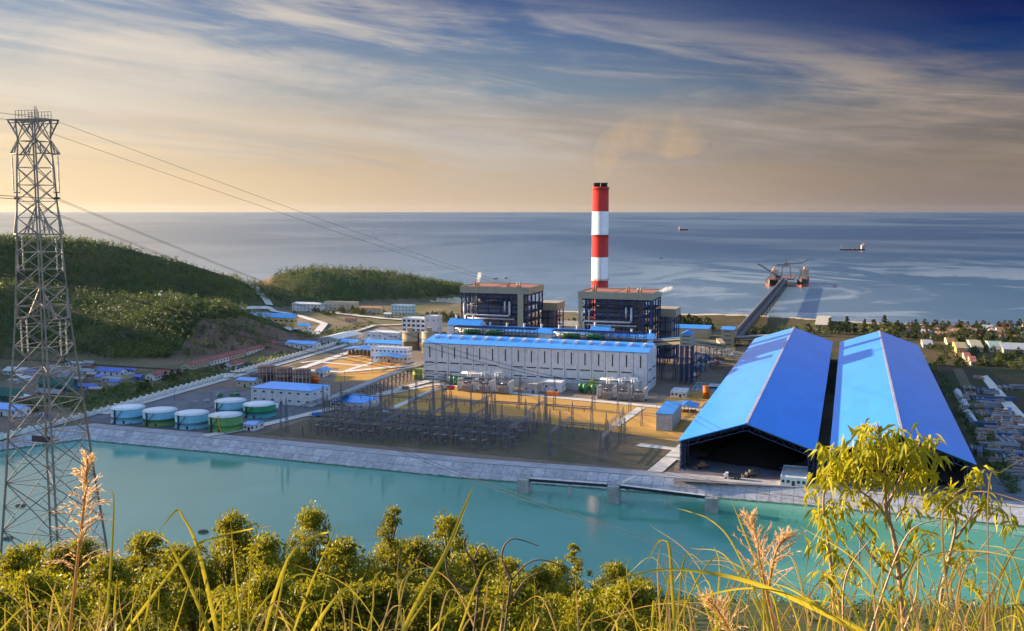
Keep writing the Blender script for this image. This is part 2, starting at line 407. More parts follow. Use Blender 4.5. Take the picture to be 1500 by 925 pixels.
def ribbon(name, pts, w, z, m, off=0.0):
    mb = MB(); pts = [Vector((p[0], p[1], 0)) for p in pts]
    nn = []
    for i in range(len(pts)):
        d = (pts[min(i+1, len(pts)-1)]-pts[max(i-1, 0)]).normalized(); nn.append(Vector((-d.y, d.x, 0)))
    for i in range(len(pts)-1):
        q = [pts[i]+nn[i]*off, pts[i]+nn[i]*(off+w), pts[i+1]+nn[i+1]*(off+w), pts[i+1]+nn[i+1]*off]
        mb.face([(p.x, p.y, z if not callable(z) else z(p)) for p in (q[0], q[3], q[2], q[1])])
    return struct(name, mb, m)
ribbon('bank_road', crest, 9.0, .16, M('bank_road', (.33, .33, .35), .9, var=.2, scale=.1), 0.0)
ribbon('kerb_strip', crest, .5, .3, palecon, .3)
ribbon('kerb_strip', crest, .7, .26, M('red_kerb', (.26, .07, .05), .9), 9.0)
def sheet(name, pxs, z, m):
    mb = MB(); mb.face([tuple(G(x, y)+Vector((0, 0, z))) for x, y in pxs]); return struct(name, mb, m)
g_gold = groundmat('dry_lawn', [(.3, .21, .045), (.52, .25, .075), (.42, .26, .06), (.6, .26, .12), (.42, .17, .075)], .03, .3, .1)
g_dull = groundmat('switchyard_ground', [(.1, .08, .05), (.16, .12, .085), (.1, .09, .05), (.2, .15, .115)], .03, .3, .1)
g_lot = groundmat('works_dust', [(.12, .1, .085), (.25, .19, .15), (.17, .13, .1), (.33, .26, .2)], .03, .4, .1)
sheet('works_yard', [(128, 612), (470, 508), (560, 480), (640, 478), (1060, 492), (1060, 560), (1010, 640), (1018, 701), (680, 674), (340, 641)], .05, g_lot)
sheet('tank_yard', [(135, 610), (240, 583), (330, 568), (420, 585), (478, 596), (440, 612), (350, 632), (300, 634), (128, 617)], .1, darkcon)
sheet('switchyard_ground', [(382, 637), (500, 598), (560, 597), (905, 622), (1000, 640), (985, 692), (680, 664)], .1, g_dull)
sheet('lawn', [(556, 584), (628, 563), (700, 574), (948, 594), (1040, 602), (998, 648), (905, 634), (760, 616), (600, 607), (556, 597)], .15, g_gold)
sheet('lawn', [(1000, 573), (1060, 575), (1045, 598), (960, 592)], .15, g_gold)
sheet('lawn', [(496, 541), (560, 520), (600, 531), (560, 556), (490, 560)], .15, g_gold)
sheet('lawn', [(470, 538), (520, 517), (555, 519), (500, 540)], .15, g_gold)
sheet('lawn', [(425, 535), (470, 520), (480, 526), (440, 540)], .15, g_dull)
trackm = M('tyre_track', (.12, .1, .085), .95, var=.4, scale=.15)
def smooth2(p): return [p[i].lerp(p[i+1], k/8)+Vector((.5*math.sin(i*3+k), .5*math.cos(i*2+k*1.3), 0)) for i in range(len(p)-1) for k in range(8)]+[p[-1]]
RZ = list(range(20))
for a in ([(150, 608), (470, 517), (560, 490)], [(478, 602), (560, 578), (640, 556)], [(300, 640), (360, 630), (478, 602)], [(556, 580), (640, 564), (760, 578), (960, 597), (1050, 604)],
          [(960, 693), (1010, 650), (1030, 625)], [(640, 560), (640, 545), (640, 520)], [(425, 542), (500, 546), (600, 536)], [(440, 532), (556, 519)], [(560, 605), (640, 570)], [(900, 625), (938, 598)], [(990, 675), (1000, 660), (935, 652)], [(440, 541), (520, 514), (562, 503)], [(500, 546), (562, 526)], [(470, 531), (540, 537)]):
    ribbon('road', [G(*q) for q in a], 5.0 if len(a) < 3 else 7.0, .2+.015*RZ.pop(), palecon, -3)
for a in ([(345, 575), (430, 560), (470, 545)], [(560, 545), (600, 520), (612, 500)], [(975, 560), (1000, 545), (1040, 520), (1058, 505)], [(985, 625), (1030, 600), (1046, 580)], [(300, 600), (345, 590), (400, 612)], [(945, 690), (980, 668), (1000, 650)], [(560, 600), (640, 585), (780, 592), (900, 605)]):
    for o_ in (-.9, .9):
        fine = smooth2([Vector(G(*q)) for q in a]); ribbon('track', fine, .7, .24 if o_ < 0 else .245, trackm, o_)
for a, w in (([(432, 452), (470, 457), (560, 468), (640, 474)], 9), ([(352, 437), (372, 446), (395, 456)], 9), ([(300, 462), (365, 459), (395, 457), (436, 463), (475, 476), (462, 492), (420, 500)], 8), ([(470, 503), (548, 478), (620, 476)], 6)):
    pts = [Vector(G(*q)) for q in a]
    fine = [pts[i].lerp(pts[i+1], k/12) for i in range(len(pts)-1) for k in range(12)]+[pts[-1]]
    ribbon('road', fine, w, lambda p: hz(p.x, p.y)+1.2, palecon, -w/2)
sheet('road', [(1436, 552), (1446, 550), (1530, 640), (1530, 672)], .1, palecon)
ribbon('path', [Vector(G(*q)) for q in ((1395, 540), (1420, 590), (1445, 640), (1490, 735))], 7, .08, g_dull, 0)
sheet('shed_apron', [(985, 705), (1010, 660), (1480, 690), (1560, 745), (1480, 742), (1190, 716)], .12, darkcon)
sheet('depot_yard', [(1372, 545), (1440, 540), (1540, 600), (1560, 740), (1480, 735), (1400, 600)], .05, groundmat('depot_yard', [(.03, .035, .022), (.055, .045, .035), (.035, .045, .02), (.09, .07, .055)], .03, .3, .1))  # shade beside the coal shed is put into this dark ground colour
sheet('dirt_lot', [(0, 560), (60, 545), (140, 535), (215, 552), (120, 556), (70, 575), (0, 590)], .06, g_lot)
sheet('dirt_lot', [(0, 612), (60, 604), (122, 610), (110, 620), (0, 638)], .06, g_lot)
sheet('lawn', [(395, 462), (440, 466), (480, 480), (470, 500), (430, 500), (390, 492)], .06, g_lot)
# ---------------------------------------------------------------- generic buildings
WINM = {}
def winmesh(w, h, axis):
    k = (round(w, 2), round(h, 2), axis)
    if k not in WINM:
        mb = MB()
        def bx(a0, a1, z0, z1, d, m):
            if axis == 'x': mb.box(a0, -d, z0, a1, 0.02, z1, m)
            else: mb.box(-0.02, a0, z0, d, a1, z1, m)
        bx(-w/2, w/2, -h/2, h/2, .04, 1); t = min(.14, h*.15)
        bx(-w/2-t, w/2+t, h/2, h/2+t, .1, 0); bx(-w/2-t, w/2+t, -h/2-t, -h/2, .14, 0)
        bx(-w/2-t, -w/2, -h/2, h/2, .1, 0); bx(w/2, w/2+t, -h/2, h/2, .1, 0)
        WINM[k] = mkmesh('window', mb, [frame, glass])
    return WINM[k]
def window(t, x, y, z, w, h, axis='x', name='window'):
    return obj(name, winmesh(w, h, axis), None, t, (x, y, z))
def shell(t, L, D, h, wall, roof, rtype, rh, over=.5, thick=.25):
    mb = MB(); rb = MB(); o = over
    if rtype == 'gu':       # ridge along x
        mb.prism([(0, 0, 0), (0, D, 0), (0, D, h), (0, D/2, h+rh), (0, 0, h)], (L, 0, 0))
        s = rh/(D/2)
        for sg in (0, 1):
            y0 = -o if sg == 0 else D+o; z0 = h-o*s
            rb.hexa([(-o, y0, z0+.03), (L+o, y0, z0+.03), (L+o, D/2, h+rh+.03), (-o, D/2, h+rh+.03), (-o, y0, z0+thick), (L+o, y0, z0+thick), (L+o, D/2, h+rh+thick), (-o, D/2, h+rh+thick)])
    elif rtype == 'gv':
        mb.prism([(0, 0, 0), (L, 0, 0), (L, 0, h), (L/2, 0, h+rh), (0, 0, h)], (0, D, 0))
        s = rh/(L/2)
        for sg in (0, 1):
            x0 = -o if sg == 0 else L+o; z0 = h-o*s
            rb.hexa([(x0, -o, z0+.03), (L/2, -o, h+rh+.03), (L/2, D+o, h+rh+.03), (x0, D+o, z0+.03), (x0, -o, z0+thick), (L/2, -o, h+rh+thick), (L/2, D+o, h+rh+thick), (x0, D+o, z0+thick)])
    elif rtype == 'hip':
        mb.box(0, 0, 0, L, D, h); k = min(L, D)*.45
        if L >= D: r0, r1 = (k, D/2, h+rh), (L-k, D/2, h+rh)
        else: r0, r1 = (L/2, k, h+rh), (L/2, D-k, h+rh)
        a, b, c, d = (-o, -o, h), (L+o, -o, h), (L+o, D+o, h), (-o, D+o, h)
        e = [(p[0], p[1], p[2]+.2) for p in (a, b, c, d)]
        for p, q, pe, qe in ((a, b, e[0], e[1]), (b, c, e[1], e[2]), (c, d, e[2], e[3]), (d, a, e[3], e[0])): rb.face([p, q, qe, pe])
        rb.face([d, c, b, a])
        if L >= D: rb.face([e[0], e[1], r1, r0]); rb.face([e[1], e[2], r1]); rb.face([e[2], e[3], r0, r1]); rb.face([e[3], e[0], r0])
        else: rb.face([e[0], e[1], r0]); rb.face([e[1], e[2], r1, r0]); rb.face([e[2], e[3], r1]); rb.face([e[3], e[0], r0, r1])
    elif rtype == 'flat':
        mb.box(0, 0, 0, L, D, h); rb.box(.3, .3, h, L-.3, D-.3, h+.12)
        for q in ((0, 0, L, .3), (0, D-.3, L, D), (0, .3, .3, D-.3), (L-.3, .3, L, D-.3)): mb.box(q[0], q[1], h, q[2], q[3], h+rh)
    elif rtype == 'mono':
        mb.prism([(0, 0, 0), (0, D, 0), (0, D, h+rh), (0, 0, h)], (L, 0, 0))
        rb.hexa([(-o, -o, h+.03), (L+o, -o, h+.03), (L+o, D+o, h+rh+.03), (-o, D+o, h+rh+.03), (-o, -o, h+thick), (L+o, -o, h+thick), (L+o, D+o, h+rh+thick), (-o, D+o, h+rh+thick)])
    obj('wall', mb, wall, t); obj('roof', rb, roof, t)
def bld(name, label, cat, xl, yb, xr, yt, dep, wall, roof, rtype='gu', rh=2.0, rows=1, cols=4, win=True, ecols=2, door=True, group=None, ww=1.3, wh=1.2, minh=2.5, wz=None, over=.5, dpx=True):
    A = G(xl, yb); L = along(A, U, xr); h = max(minh, ZT(A, yt))
    A.z = min(hz(A.x, A.y), 3)-.3 if xr < 620 and yb < 470 and hz(A.x, A.y) > .6 else 0
    if A.z: h = max(minh, h-A.z)
    if dpx: B = A+U*L; D = abs(along(Vector((B.x, B.y, 0)), V, dep))
    else: D = dep
    D = min(max(D, 4), 90)
    t = thing(name, label, cat, A, UA, group)
    shell(t, L, D, h, wall, roof, rtype, rh, over)
    if win:
        for r in range(rows):
            z = h*(r+.58)/rows if wz is None else wz[r]
            hh = min(wh, h/rows*.5)
            for c in range(cols):
                x = L*(c+.5)/cols; w_ = min(ww, L/cols*.6)
                if door and r == 0 and c == cols//2: continue
                window(t, x, 0, z, w_, hh)
            for c in range(ecols):
                window(t, L, D*(c+.5)/ecols, z, min(ww, D/ecols*.6), hh, 'y')
    if door and win:
        c = cols//2; d = MB().box(L*(c+.5)/cols-.7, -.06, 0, L*(c+.5)/cols+.7, .02, min(2.3, h*.8)); obj('door', d, darksteel, t)
    return t, L, D, h
# ---------------------------------------------------------------- turbine hall
O = G(621, 556); HL = along(O, U, 948)
t = thing('turbine_hall', 'very long white turbine hall with blue roof and rows of narrow dark windows', 'power station', O)
hh = 26.3; HD = 31.0; NB = 17; bw = HL/NB
mb = MB().prism([(0, 0, 0), (0, HD, 0), (0, HD, hh+1.2), (0, 22, hh+3.4), (0, 0, hh)], (HL, 0, 0))
for i in range(1, NB): mb.box(i*bw-.14, -.1, .3, i*bw+.14, .02, hh-.2, 1)
mb.box(-.1, -.12, hh-.25, HL+.1, .02, hh+.1, 1); mb.box(HL-.1, -.12, 0, HL+.12, .3, hh, 1); mb.box(HL-.01, 15, 0, HL+.1, 15.3, hh, 1)
mb.box(-.05, -.08, 0, HL+.05, .02, .9, 2)
obj('wall', mb, [white, M('wall_joint', (.2, .21, .24), .6), concrete], t)
rb = MB()
for (y0, z0, y1, z1) in ((-.8, hh-.05, 22, hh+3.45), (22, hh+3.45, HD+.5, hh+1.15)):
    rb.hexa([(-.5, y0, z0), (HL+.5, y0, z0), (HL+.5, y1, z1), (-.5, y1, z1), (-.5, y0, z0+.3), (HL+.5, y0, z0+.3), (HL+.5, y1, z1+.3), (-.5, y1, z1+.3)])
rb.box(HL*.535, 0, hh+.25, HL*.535+.4, .5, hh+.4)
obj('roof', rb, bluero, t)
vent = MB()
vent.prism([(-.7, -3, 0), (.7, -3, 0), (.7, -3, 1.0), (.45, -3, 1.7), (-.45, -3, 1.7), (-.7, -3, 1.0)], (0, 6, 0)); vent.box(-1.3, -1.1, .2, 1.3, 1.1, 2.0)
vm = mkmesh('roof_vent', vent, whitero)
for i in range(NB):
    x = (i+.5)*bw
    o = obj('roof_vent', vm, None, t, (x, 14, hh+2.2)); o.rotation_euler = (.12, 0, 0)
    window(t, x, 0, hh-6.2, .8, 8.0)
    if i not in (6, 16):
        window(t, x, 0, 12.6, bw*.74, .75)
        window(t, x, 0, 6.4, bw*.74, .7); window(t, x, 0, 2.4, bw*.74, .7)
for y in (7.5, 23): window(t, HL, y, 14, 9, 1.0, 'y'); window(t, HL, y, 6, 9, 1.0, 'y')
for y in (4, 10, 26): window(t, HL, y, 22, .8, 7, 'y')
obj('annex', MB().box(HL*.38, -5, 0, HL*.9, -.15, 4.2).box(HL*.38-.3, -5.3, 4.2, HL*.9+.3, -.15, 4.6), [greywall], t)
def LU(x, y, z=0): return O+U*x+V*y+Vector((0, 0, z))
# ---------------------------------------------------------------- bunker bay behind the hall
bx0 = along(LU(0, 48), U, 655)
bl = along(LU(0, 48), U, 955)-bx0
t = thing('bunker_bay', 'long white coal bunker bay with blue roof and raised end head', 'power station', LU(bx0, 48))
mb = MB(); rb = MB()
secs = [(0, 26, 33.5, 4.2), (26, 110, 30, 3.2), (110, 124, 32, 4.0), (124, bl, 29.0, 3.2)]
for a, b, h, r in secs:
    mb.prism([(a+.01, 0, 0), (a+.01, 15, 0), (a+.01, 15, h), (a+.01, 7.5, h+r), (a+.01, 0, h)], (b-a-.02, 0, 0))
    for sg in (0, 1):
        y0 = -.5 if sg == 0 else 15.5
        rb.hexa([(a-.2, y0, h-.1), (b+.2, y0, h-.1), (b+.2, 7.5, h+r+.05), (a-.2, 7.5, h+r+.05), (a-.2, y0, h+.2), (b+.2, y0, h+.2), (b+.2, 7.5, h+r+.35), (a-.2, 7.5, h+r+.35)])
for k in range(8): mb.box(bl*k/8+4, -.06, 0, bl*k/8+4.2, .02, 29, 1)
obj('wall', mb, [white, M('wall_joint', (.2, .21, .24))], t); obj('roof', rb, bluero, t)
for i in range(12):
    x = 5+i*(bl-8)/11; h = [s for s in secs if s[0] <= x <= s[1]][0]
    obj('vent_stack', MB().tube([(x, 7.5, h[2]+h[3]-.3), (x, 7.5, h[2]+h[3]+2.2)], .7, 10).tube([(x, 7.5, h[2]+h[3]+2.2), (x, 7.5, h[2]+h[3]+2.7)], 1.0, 10), whitero, t)
for x in (60, 86, 30, 100): window(t, x, 0, 25, 2.4, 1.2)
# deaerator decks between hall and bunker bay
for k, (xo, lab) in enumerate(((10, 'west'), (86, 'east'))):
    q = thing('pipe_deck', 'steel pipe deck over the turbine hall roof, %s' % ('beside the raised left block' if k == 0 else 'nearer the conveyor tower'), 'pipe rack', LU(bx0+xo, 38))
    mb = MB(); L = 62 if k == 0 else 66
    for i in range(12):
        x = i*L/11
        for y in (0, 8): mb.bar((x, y, 0), (x, y, 33.5), .35)
        mb.bar((x, 0, 33.5), (x, 8, 33.5), .4); mb.bar((x, -1, 31.6), (x, 9, 31.6), .3)
    obj('column_frame', mb, darksteel, q)
    mb = MB()
    for y in (-1, 1.5, 4, 6.5, 9): mb.bar((-1, y, 33.8), (L+1, y, 33.8), .35)
    obj('top_rails', mb, bluesteel, q)
    obj('floor_deck', MB().box(-1, -1, 28.2, L+1, 9, 28.5), deckdark, q)
    mb = MB()
    for z, y in ((32.4, 2), (31.9, 5), (30.5, 7.5), (29.2, 8.2)): mb.tube([(0, y, z), (L*.5, y, z), (L*.52, y, z-1), (L, y, z-1)], .28, 6)
    obj('steam_pipe', mb, pipegrey, q)
    for j, x in enumerate((6, 24)):
        g = tag(obj('deaerator_tank', MB().tube([(0, 4, 30.6), (.5, 4, 30.6), (1, 4, 30.6), (12, 4, 30.6), (12.6, 4, 30.6), (13.1, 4, 30.6)], [.6, 1.6, 2.0, 2.0, 1.6, .6], 14).box(2, 2.6, 28.5, 3, 5.4, 29.2).box(10, 2.6, 28.5, 11, 5.4, 29.2), greenpaint),
                'green horizontal deaerator tank, %s of its pair on the %s pipe deck' % (('first', 'second')[j], ('left', 'right')[k]), 'tank', 'deaerator tanks on the pipe decks')
        g.location = LU(bx0+xo+x, 38); g.rotation_euler = (0, 0, UA)
# ---------------------------------------------------------------- boilers
def boiler(xpl, xpr, label, mirror):
    A = LU(0, 78); a = along(A, U, xpl); W = 54.0; A = LU(a, 78); D = 38.0; Hb = ZT(A, 419 if not mirror else 427)
    t = thing('boiler_house', label, 'power station', A)
    obj('fascia', MB().box(-1, -1, Hb-5.2, W+1, -.4, Hb).box(-1, D+.4, Hb-5.2, W+1, D+1, Hb).box(-1, -.4, Hb-5.2, -.4, D+.4, Hb).box(W+.4, -.4, Hb-5.2, W+1, D+.4, Hb), tan, t)
    obj('roof', MB().box(-.39, -.39, Hb-1.0, W+.39, D+.39, Hb-.5).box(W*.46, -.3, Hb-.5, W*.47, D, Hb-.3), redbrown, t)
    xs = [0, 6, 13, 22, 32, 41, 48, W]; ysl = [0, 9, 19, 29, D]
    for x in xs:
        for y in ysl:
            if 0 < y < D and 8 < x < W-8: continue
            obj('column', MB().box(x-.45, y-.45, 0, x+.45, y+.45, Hb-5.3), bluesteel, t)
    lv = [8, 15, 21.5, 28, 34.5, 41, 47, Hb-6]
    for i, z in enumerate(lv):
        mb = MB()
        mb.box(-.6, -.6, z-.45, W+.6, 2.6, z); mb.box(-.6, D-2.6, z-.45, W+.6, D+.6, z); mb.box(-.6, 2.6, z-.45, 7.5, D-2.6, z); mb.box(W-7.5, 2.6, z-.45, W+.6, D-2.6, z)
        for h_ in (.55, 1.1):
            mb.bar((-.6, -.6, z+h_), (W+.6, -.6, z+h_), .08); mb.bar((W+.6, -.6, z+h_), (W+.6, D+.6, z+h_), .08)
        for k in range(28): mb.bar((W*k/27, -.6, z), (W*k/27, -.6, z+1.1), .08)
        obj('floor_deck', mb, [bluesteel if i % 2 else deckdark], t)
    for x0, x1 in ((0, 6), (48, W), (13, 22), (32, 41)):
        for z0, z1 in zip(lv[:-1:2], lv[1::2]): obj('cross_brace', MB().bar((x0, .1, z0), (x1, .1, z1), .4).bar((x1, .1, z0), (x0, .1, z1), .4), bluesteel, t)
    for y0, y1 in ((0, 9), (29, D)):
        for z0, z1 in zip(lv[:-1], lv[1:]): obj('cross_brace', MB().bar((W, y0, z0), (W, y1, z1), .4), bluesteel, t)
    mb = MB().box(11, 5, 4, W-11, D-5, Hb-7)
    for z in range(7, int(Hb-8), 4): mb.box(10.6, 4.6, z, W-10.6, D-4.6, z+.7, 1)
    obj('furnace', mb, [furn, bluesteel], t)
    obj('drum', MB().tube([(12, 3.2, Hb-11), (W-14, 3.2, Hb-11)], 1.6, 12), M('drum_casing', (.07, .07, .08), .8, 0), t)
    for x in (8, W-9): obj('coal_chute', MB().tube([(x, 4, 26), (x, 4, 8)], [2.6, .7], 12).tube([(x, 4, 26), (x, 4, 31)], 2.6, 12), rust, t)
    z = Hb-22
    mb = MB().tube([(4, -2.2, 6), (4, -2.2, z-1), (5, -2.2, z), (W-15, -2.2, z), (W-14, -2.2, z+1.2), (W-14, -2.2, z+11)], .8, 10).tube([(W-18, -1.6, z+3), (W-18, -1.6, z+11)], .8, 10).tube([(2.5, -1.5, z-6), (2.5, -1.5, z+9)], .7, 10)
    mb.tube([(6, -2.8, z-2.5), (W-10, -2.8, z-2.5)], .5, 8).tube([(8, -1.6, z-2), (8, -1.6, z+8), (11, -1.6, z+9)], .6, 8)
    obj('steam_pipe', mb, pipegrey, t)
    xl = 0 if mirror else W-7.5
    mb = MB().box(xl-.3, -1.6, 0, xl+(3.0 if mirror else 4.2), -.62, Hb-5.3)
    obj('lift_shaft', mb, tan, t)
    for i, x in enumerate((W*.15, W*.17, W*.19, W*.64, W*.66, W*.78, W*.8, W*.83)):
        obj('roof_vent', MB().tube([(x, 8+i % 3, Hb-.6), (x, 8+i % 3, Hb+random.uniform(2.2, 4.2))], .55, 8), rust if i < 5 else tan, t)
    # rear duct tower
    mb = MB(); x0 = W-4
    for x in (x0, x0+8, x0+15):
        for y in (D+2, D+12, D+22): mb.box(x-.4, y-.4, 0, x+.4, y+.4, Hb-16)
    for z in range(6, int(Hb-16), 7): mb.box(x0-.6, D+1.5, z, x0+15.6, D+22.5, z+.4)
    obj('rear_frame', mb, bluesteel, t)
    obj('rear_casing', MB().box(x0-1, D+1.2, Hb-21, x0+16, D+23, Hb-15), tan, t)
    obj('flue_duct', MB().box(x0+3, D+5, 5, x0+12, D+18, Hb-21.5), furn, t)
    return t, A, W, D, Hb
b1 = boiler(677, 768, 'left boiler house, open blue steel frame under tan roof band, standing clear of the chimney', False)
b2 = boiler(848, 945, 'right boiler house, open blue steel frame under tan band in front of the chimney', True)
# ---------------------------------------------------------------- chimney
ch = LU(0, 165); ch = LU(along(LU(0, 165), U, 877.5), 165); Ht = ZT(ch, 274); R = 12.0/F*(ch.y*ct+60*st)
t = thing('chimney', 'tall red and white banded concrete chimney with twin flue tops', 'chimney', ch, 0)
bz = [ZT(ch, r) for r in (411, 377, 344, 310)]+[Ht]
prof = [(R*1.06, 0), (R*1.03, bz[0])]; ms = [0]
for i in range(4):
    prof += [(R*(1.03-.01*i), bz[i]), (R*(1.02-.01*i), bz[i+1])]; ms += [1 if i % 2 == 0 else 0]*2
obj('shaft', MB().lathe(prof, n=48, ms=ms+[0]), [redpaint, whitepaint], t)
for i, z in enumerate((bz[0]+1, bz[2]-.2, bz[4]-1.5)):
    mb = MB(); mb.lathe([(R*1.0, z-.2), (R*1.0+1.1, z-.2), (R*1.0+1.1, z), (R*1.0, z)], n=32)
    for k in range(20):
        a = 2*math.pi*k/20; b = a+2*math.pi/20; r = R+1.05
        mb.bar((r*math.cos(a), r*math.sin(a), z), (r*math.cos(a), r*math.sin(a), z+1.1), .07); mb.bar((r*math.cos(a), r*math.sin(a), z+1.1), (r*math.cos(b), r*math.sin(b), z+1.1), .07)
    obj('platform', mb, steel if i < 2 else darksteel, t)
for x in (-R*.46, R*.42): obj('flue', MB().lathe([(R*.4, Ht-.5), (R*.4, Ht+2.6), (R*.46, Ht+2.7), (R*.46, Ht+3.3)], x, -.6, 24), darksteel, t)
obj('ladder', MB().bar((-.3, -R*1.07, 2), (-.3, -R*1.04, Ht-2), .08).bar((.3, -R*1.07, 2), (.3, -R*1.04, Ht-2), .08), steel, t)
# ---------------------------------------------------------------- silos, process plant to the left of the hall
def silo(px, row, wpx, top, mat, label, cone=True, n=28, name='silo', cat='silo', lid=None, legs=False, group=None):
    A = G(px, row); dep = A.y*ct+H*st; r = wpx/2/F*dep; h = ZT(A, top)
    t = thing(name, label, cat, A, 0, group)
    obj('shell', MB().lathe([(r, 0), (r, h*.5), (r+.08, h*.5), (r+.08, h*.5+.25), (r, h*.5+.25), (r, h)], n=n), mat, t)
    if cone: obj('lid', MB().lathe([(r+.15, h), (r+.15, h+.25), (r*.5, h+r*.1), (.4, h+r*.17)], n=n), lid or mat, t)
    return t, r, h
for px, lab in ((601, 'tan concrete ash silo standing clear of the turbine hall'), (629, 'tan concrete ash silo half hidden behind the turbine hall corner')):
    t, r, h = silo(px, 512 if px < 610 else 517, 23 if px < 610 else 22, 487, tan, lab, group='ash silos')
    obj('head_house', MB().box(-2, -2, h+.5, 2, 2, h+4), tan, t)
    mb = MB()
    for k in range(16):
        a = k*math.pi/8; b = a+math.pi/8; mb.bar((r*math.cos(a), r*math.sin(a), h), (r*math.cos(a), r*math.sin(a), h+1.2), .12); mb.bar((r*math.cos(a), r*math.sin(a), h+1.2), (r*math.cos(b), r*math.sin(b), h+1.2), .12)
    obj('railing', mb, steel, t); obj('ladder', MB().box(r-.1, -1, 0, r+1.2, 1, h), darksteel, t)
# ---------------------------------------------------------------- fuel oil tanks
def tank(px, rowb, wpx, rowt, mats, split, label, ladder=True):
    A = G(px, rowb); dep = A.y*ct+H*st; r = wpx/2/F*dep; A = A+Vector((0, r, 0)); h = ZT(A, rowt)
    t = thing('storage_tank', label, 'tank', A, random.uniform(-.2, .2), 'storage tanks beside the reservoir bank')
    prof = [(r+.3, 0), (r+.3, .25), (r, .25), (r, h*split), (r+.06, h*split), (r+.06, h*split+.18), (r, h*split+.18), (r, h)]
    obj('shell', MB().lathe(prof, n=48, ms=[0, 0, 0, 1, 1, 1, 1]), mats, t)
    obj('lid', MB().lathe([(r+.2, h), (r+.2, h+.2), (r*.6, h+.7), (.5, h+1.15)], n=48), tanktop, t)
    mb = MB(); n = 40
    for k in range(n):
        a = 2*math.pi*k/n; b = 2*math.pi*(k+1)/n
        mb.bar((r*math.cos(a), r*math.sin(a), h+.2), (r*math.cos(a), r*math.sin(a), h+1.2), .06); mb.bar((r*math.cos(a), r*math.sin(a), h+1.2), (r*math.cos(b), r*math.sin(b), h+1.2), .06)
    obj('railing', mb, steel, t)
    mb = MB(); a0 = -2.35
    for k in range(14):
        a = a0+k*.05; z = h*k/14
        mb.bar((r*math.cos(a), r*math.sin(a), z), ((r+1.1)*math.cos(a), (r+1.1)*math.sin(a), z), .25)
    mb.box(r*math.cos(-2.2)-.5, r*math.sin(-2.2)-.6, 0, r*math.cos(-2.2)+.3, r*math.sin(-2.2)+.1, h)
    obj('stair', mb, darksteel, t)
    mb = MB().tube([(r*.7*math.cos(-1.0), r*1.0*math.sin(-1.0)-.3, .5), (r*.7*math.cos(-1), -r-1.5, .5)], .25, 8).box(-1, -r-.12, .4, .1, -r+.4, 2.0)
    obj('outlet_pipe', mb, darksteel, t)
    return t, r, h
tank(179, 622, 48, 597, [tankblue, tankblue], .45, 'pale blue storage tank at the left end of the front row')
tank(226.5, 626, 49, 601, [tankgreen, tankblue], .5, 'storage tank, pale blue above and green below, second in front row')
tank(274, 630, 49, 605, [tankblue, tankblue], .45, 'pale blue storage tank in the middle of the front row')
t, r, h = tank(324, 635, 49, 608, [tankgreen, tankgreen], .45, 'all olive green storage tank with an orange pipe down its side')
obj('orange_pipe', MB().tube([(-.8, -r*.3, h+.5), (-.8, -r-.3, h+.4), (-.2, -r-.35, h*.5), (.9, -r-.35, .2)], .3, 8), yellowpaint, t)
tank(332, 609, 46, 587, [tankblue, tankblue], .45, 'pale blue storage tank in the rear, behind the olive tank')
tank(374.5, 614, 47, 592, [tankteal, tankdeep], .55, 'storage tank with deep green upper half and teal lower half')
silo(403, 602, 10, 593, tanktop, 'small white tank beside the teal and green tank', name='small_tank', cat='tank')
for px, rb_, lab in ((391, 556, 'left'), (416, 559, 'middle'), (443, 561, 'right')):
    t, r, h = silo(px, rb_+3, 25, rb_-19, [rust, greywall][0 if px > 0 else 1], '%s one of three rust streaked grey clarifier tanks behind the white plant building' % lab, name='clarifier_tank', cat='tank', group='clarifier tanks')
    mb = MB()
    for k in range(14):
        a = k*2*math.pi/14; mb.box(r*math.cos(a)-.2, r*math.sin(a)-.2, 0, r*math.cos(a)+.2, r*math.sin(a)+.2, h)
    obj('ring_frame', mb, greywall, t)
silo(372, 553, 12, 543, greywall, 'small grey tank left of the clarifier tanks', name='small_tank', cat='tank')
silo(612, 556, 14, 541, limepaint, 'yellow green tank at the left corner of the turbine hall', name='small_tank', cat='tank')
silo(868, 572, 14, 559, limepaint, 'yellow green tank in front of the turbine hall among the transformers', name='small_tank', cat='tank')
silo(461, 562, 12, 550, orangepaint, 'squat orange tank behind the white plant building', name='small_tank', cat='tank')
silo(1034, 584, 9, 566, orangepaint, 'upright orange cylinder tank standing beside the blue coal shed', name='small_tank', cat='tank')
# ---------------------------------------------------------------- plant buildings
bld('plant_building', 'white two storey building with blue hipped roof behind the storage tanks', 'building', 368, 590, 457, 568, 484, white, bluero, 'hip', 2.6, 2, 7, ecols=3, ww=1.9, wh=.9)
bld('relay_building', 'low white building with bright blue hipped roof at the switchyard corner', 'building', 484, 599, 533, 588, 556, white, bluero, 'hip', 3.6, 1, 6, ecols=3, ww=1.2)
bld('pump_house', 'small tan pump house with blue roof, left of the white plant building', 'building', 346, 567, 371, 557, 384, cream, bluero, 'gu', 1.2, 1, 3)
bld('store_building', 'small white store with blue roof beyond the clarifier tanks', 'building', 462, 552, 474, 543, 484, white, bluero, 'gv', 1.5, 1, 2)
bld('office_building', 'white two storey control building left of the turbine hall', 'building', 543, 530, 597, 509, 604, white, whitero, 'flat', .8, 2, 9, ecols=3)
bld('workshop', 'long blue roofed workshop behind the white control building', 'building', 533, 508, 590, 502, 600, white, bluero, 'gu', 2.0, 1, 8)
bld('workshop', 'small blue roofed workshop near the perimeter road', 'building', 498, 505, 522, 501, 530, cream, bluero, 'gu', 1.8, 1, 3)
bld('store_building', 'flat roofed white store behind the blue roofed workshops', 'building', 536, 498, 584, 487, 596, white, whitero, 'flat', .6, 1, 6)
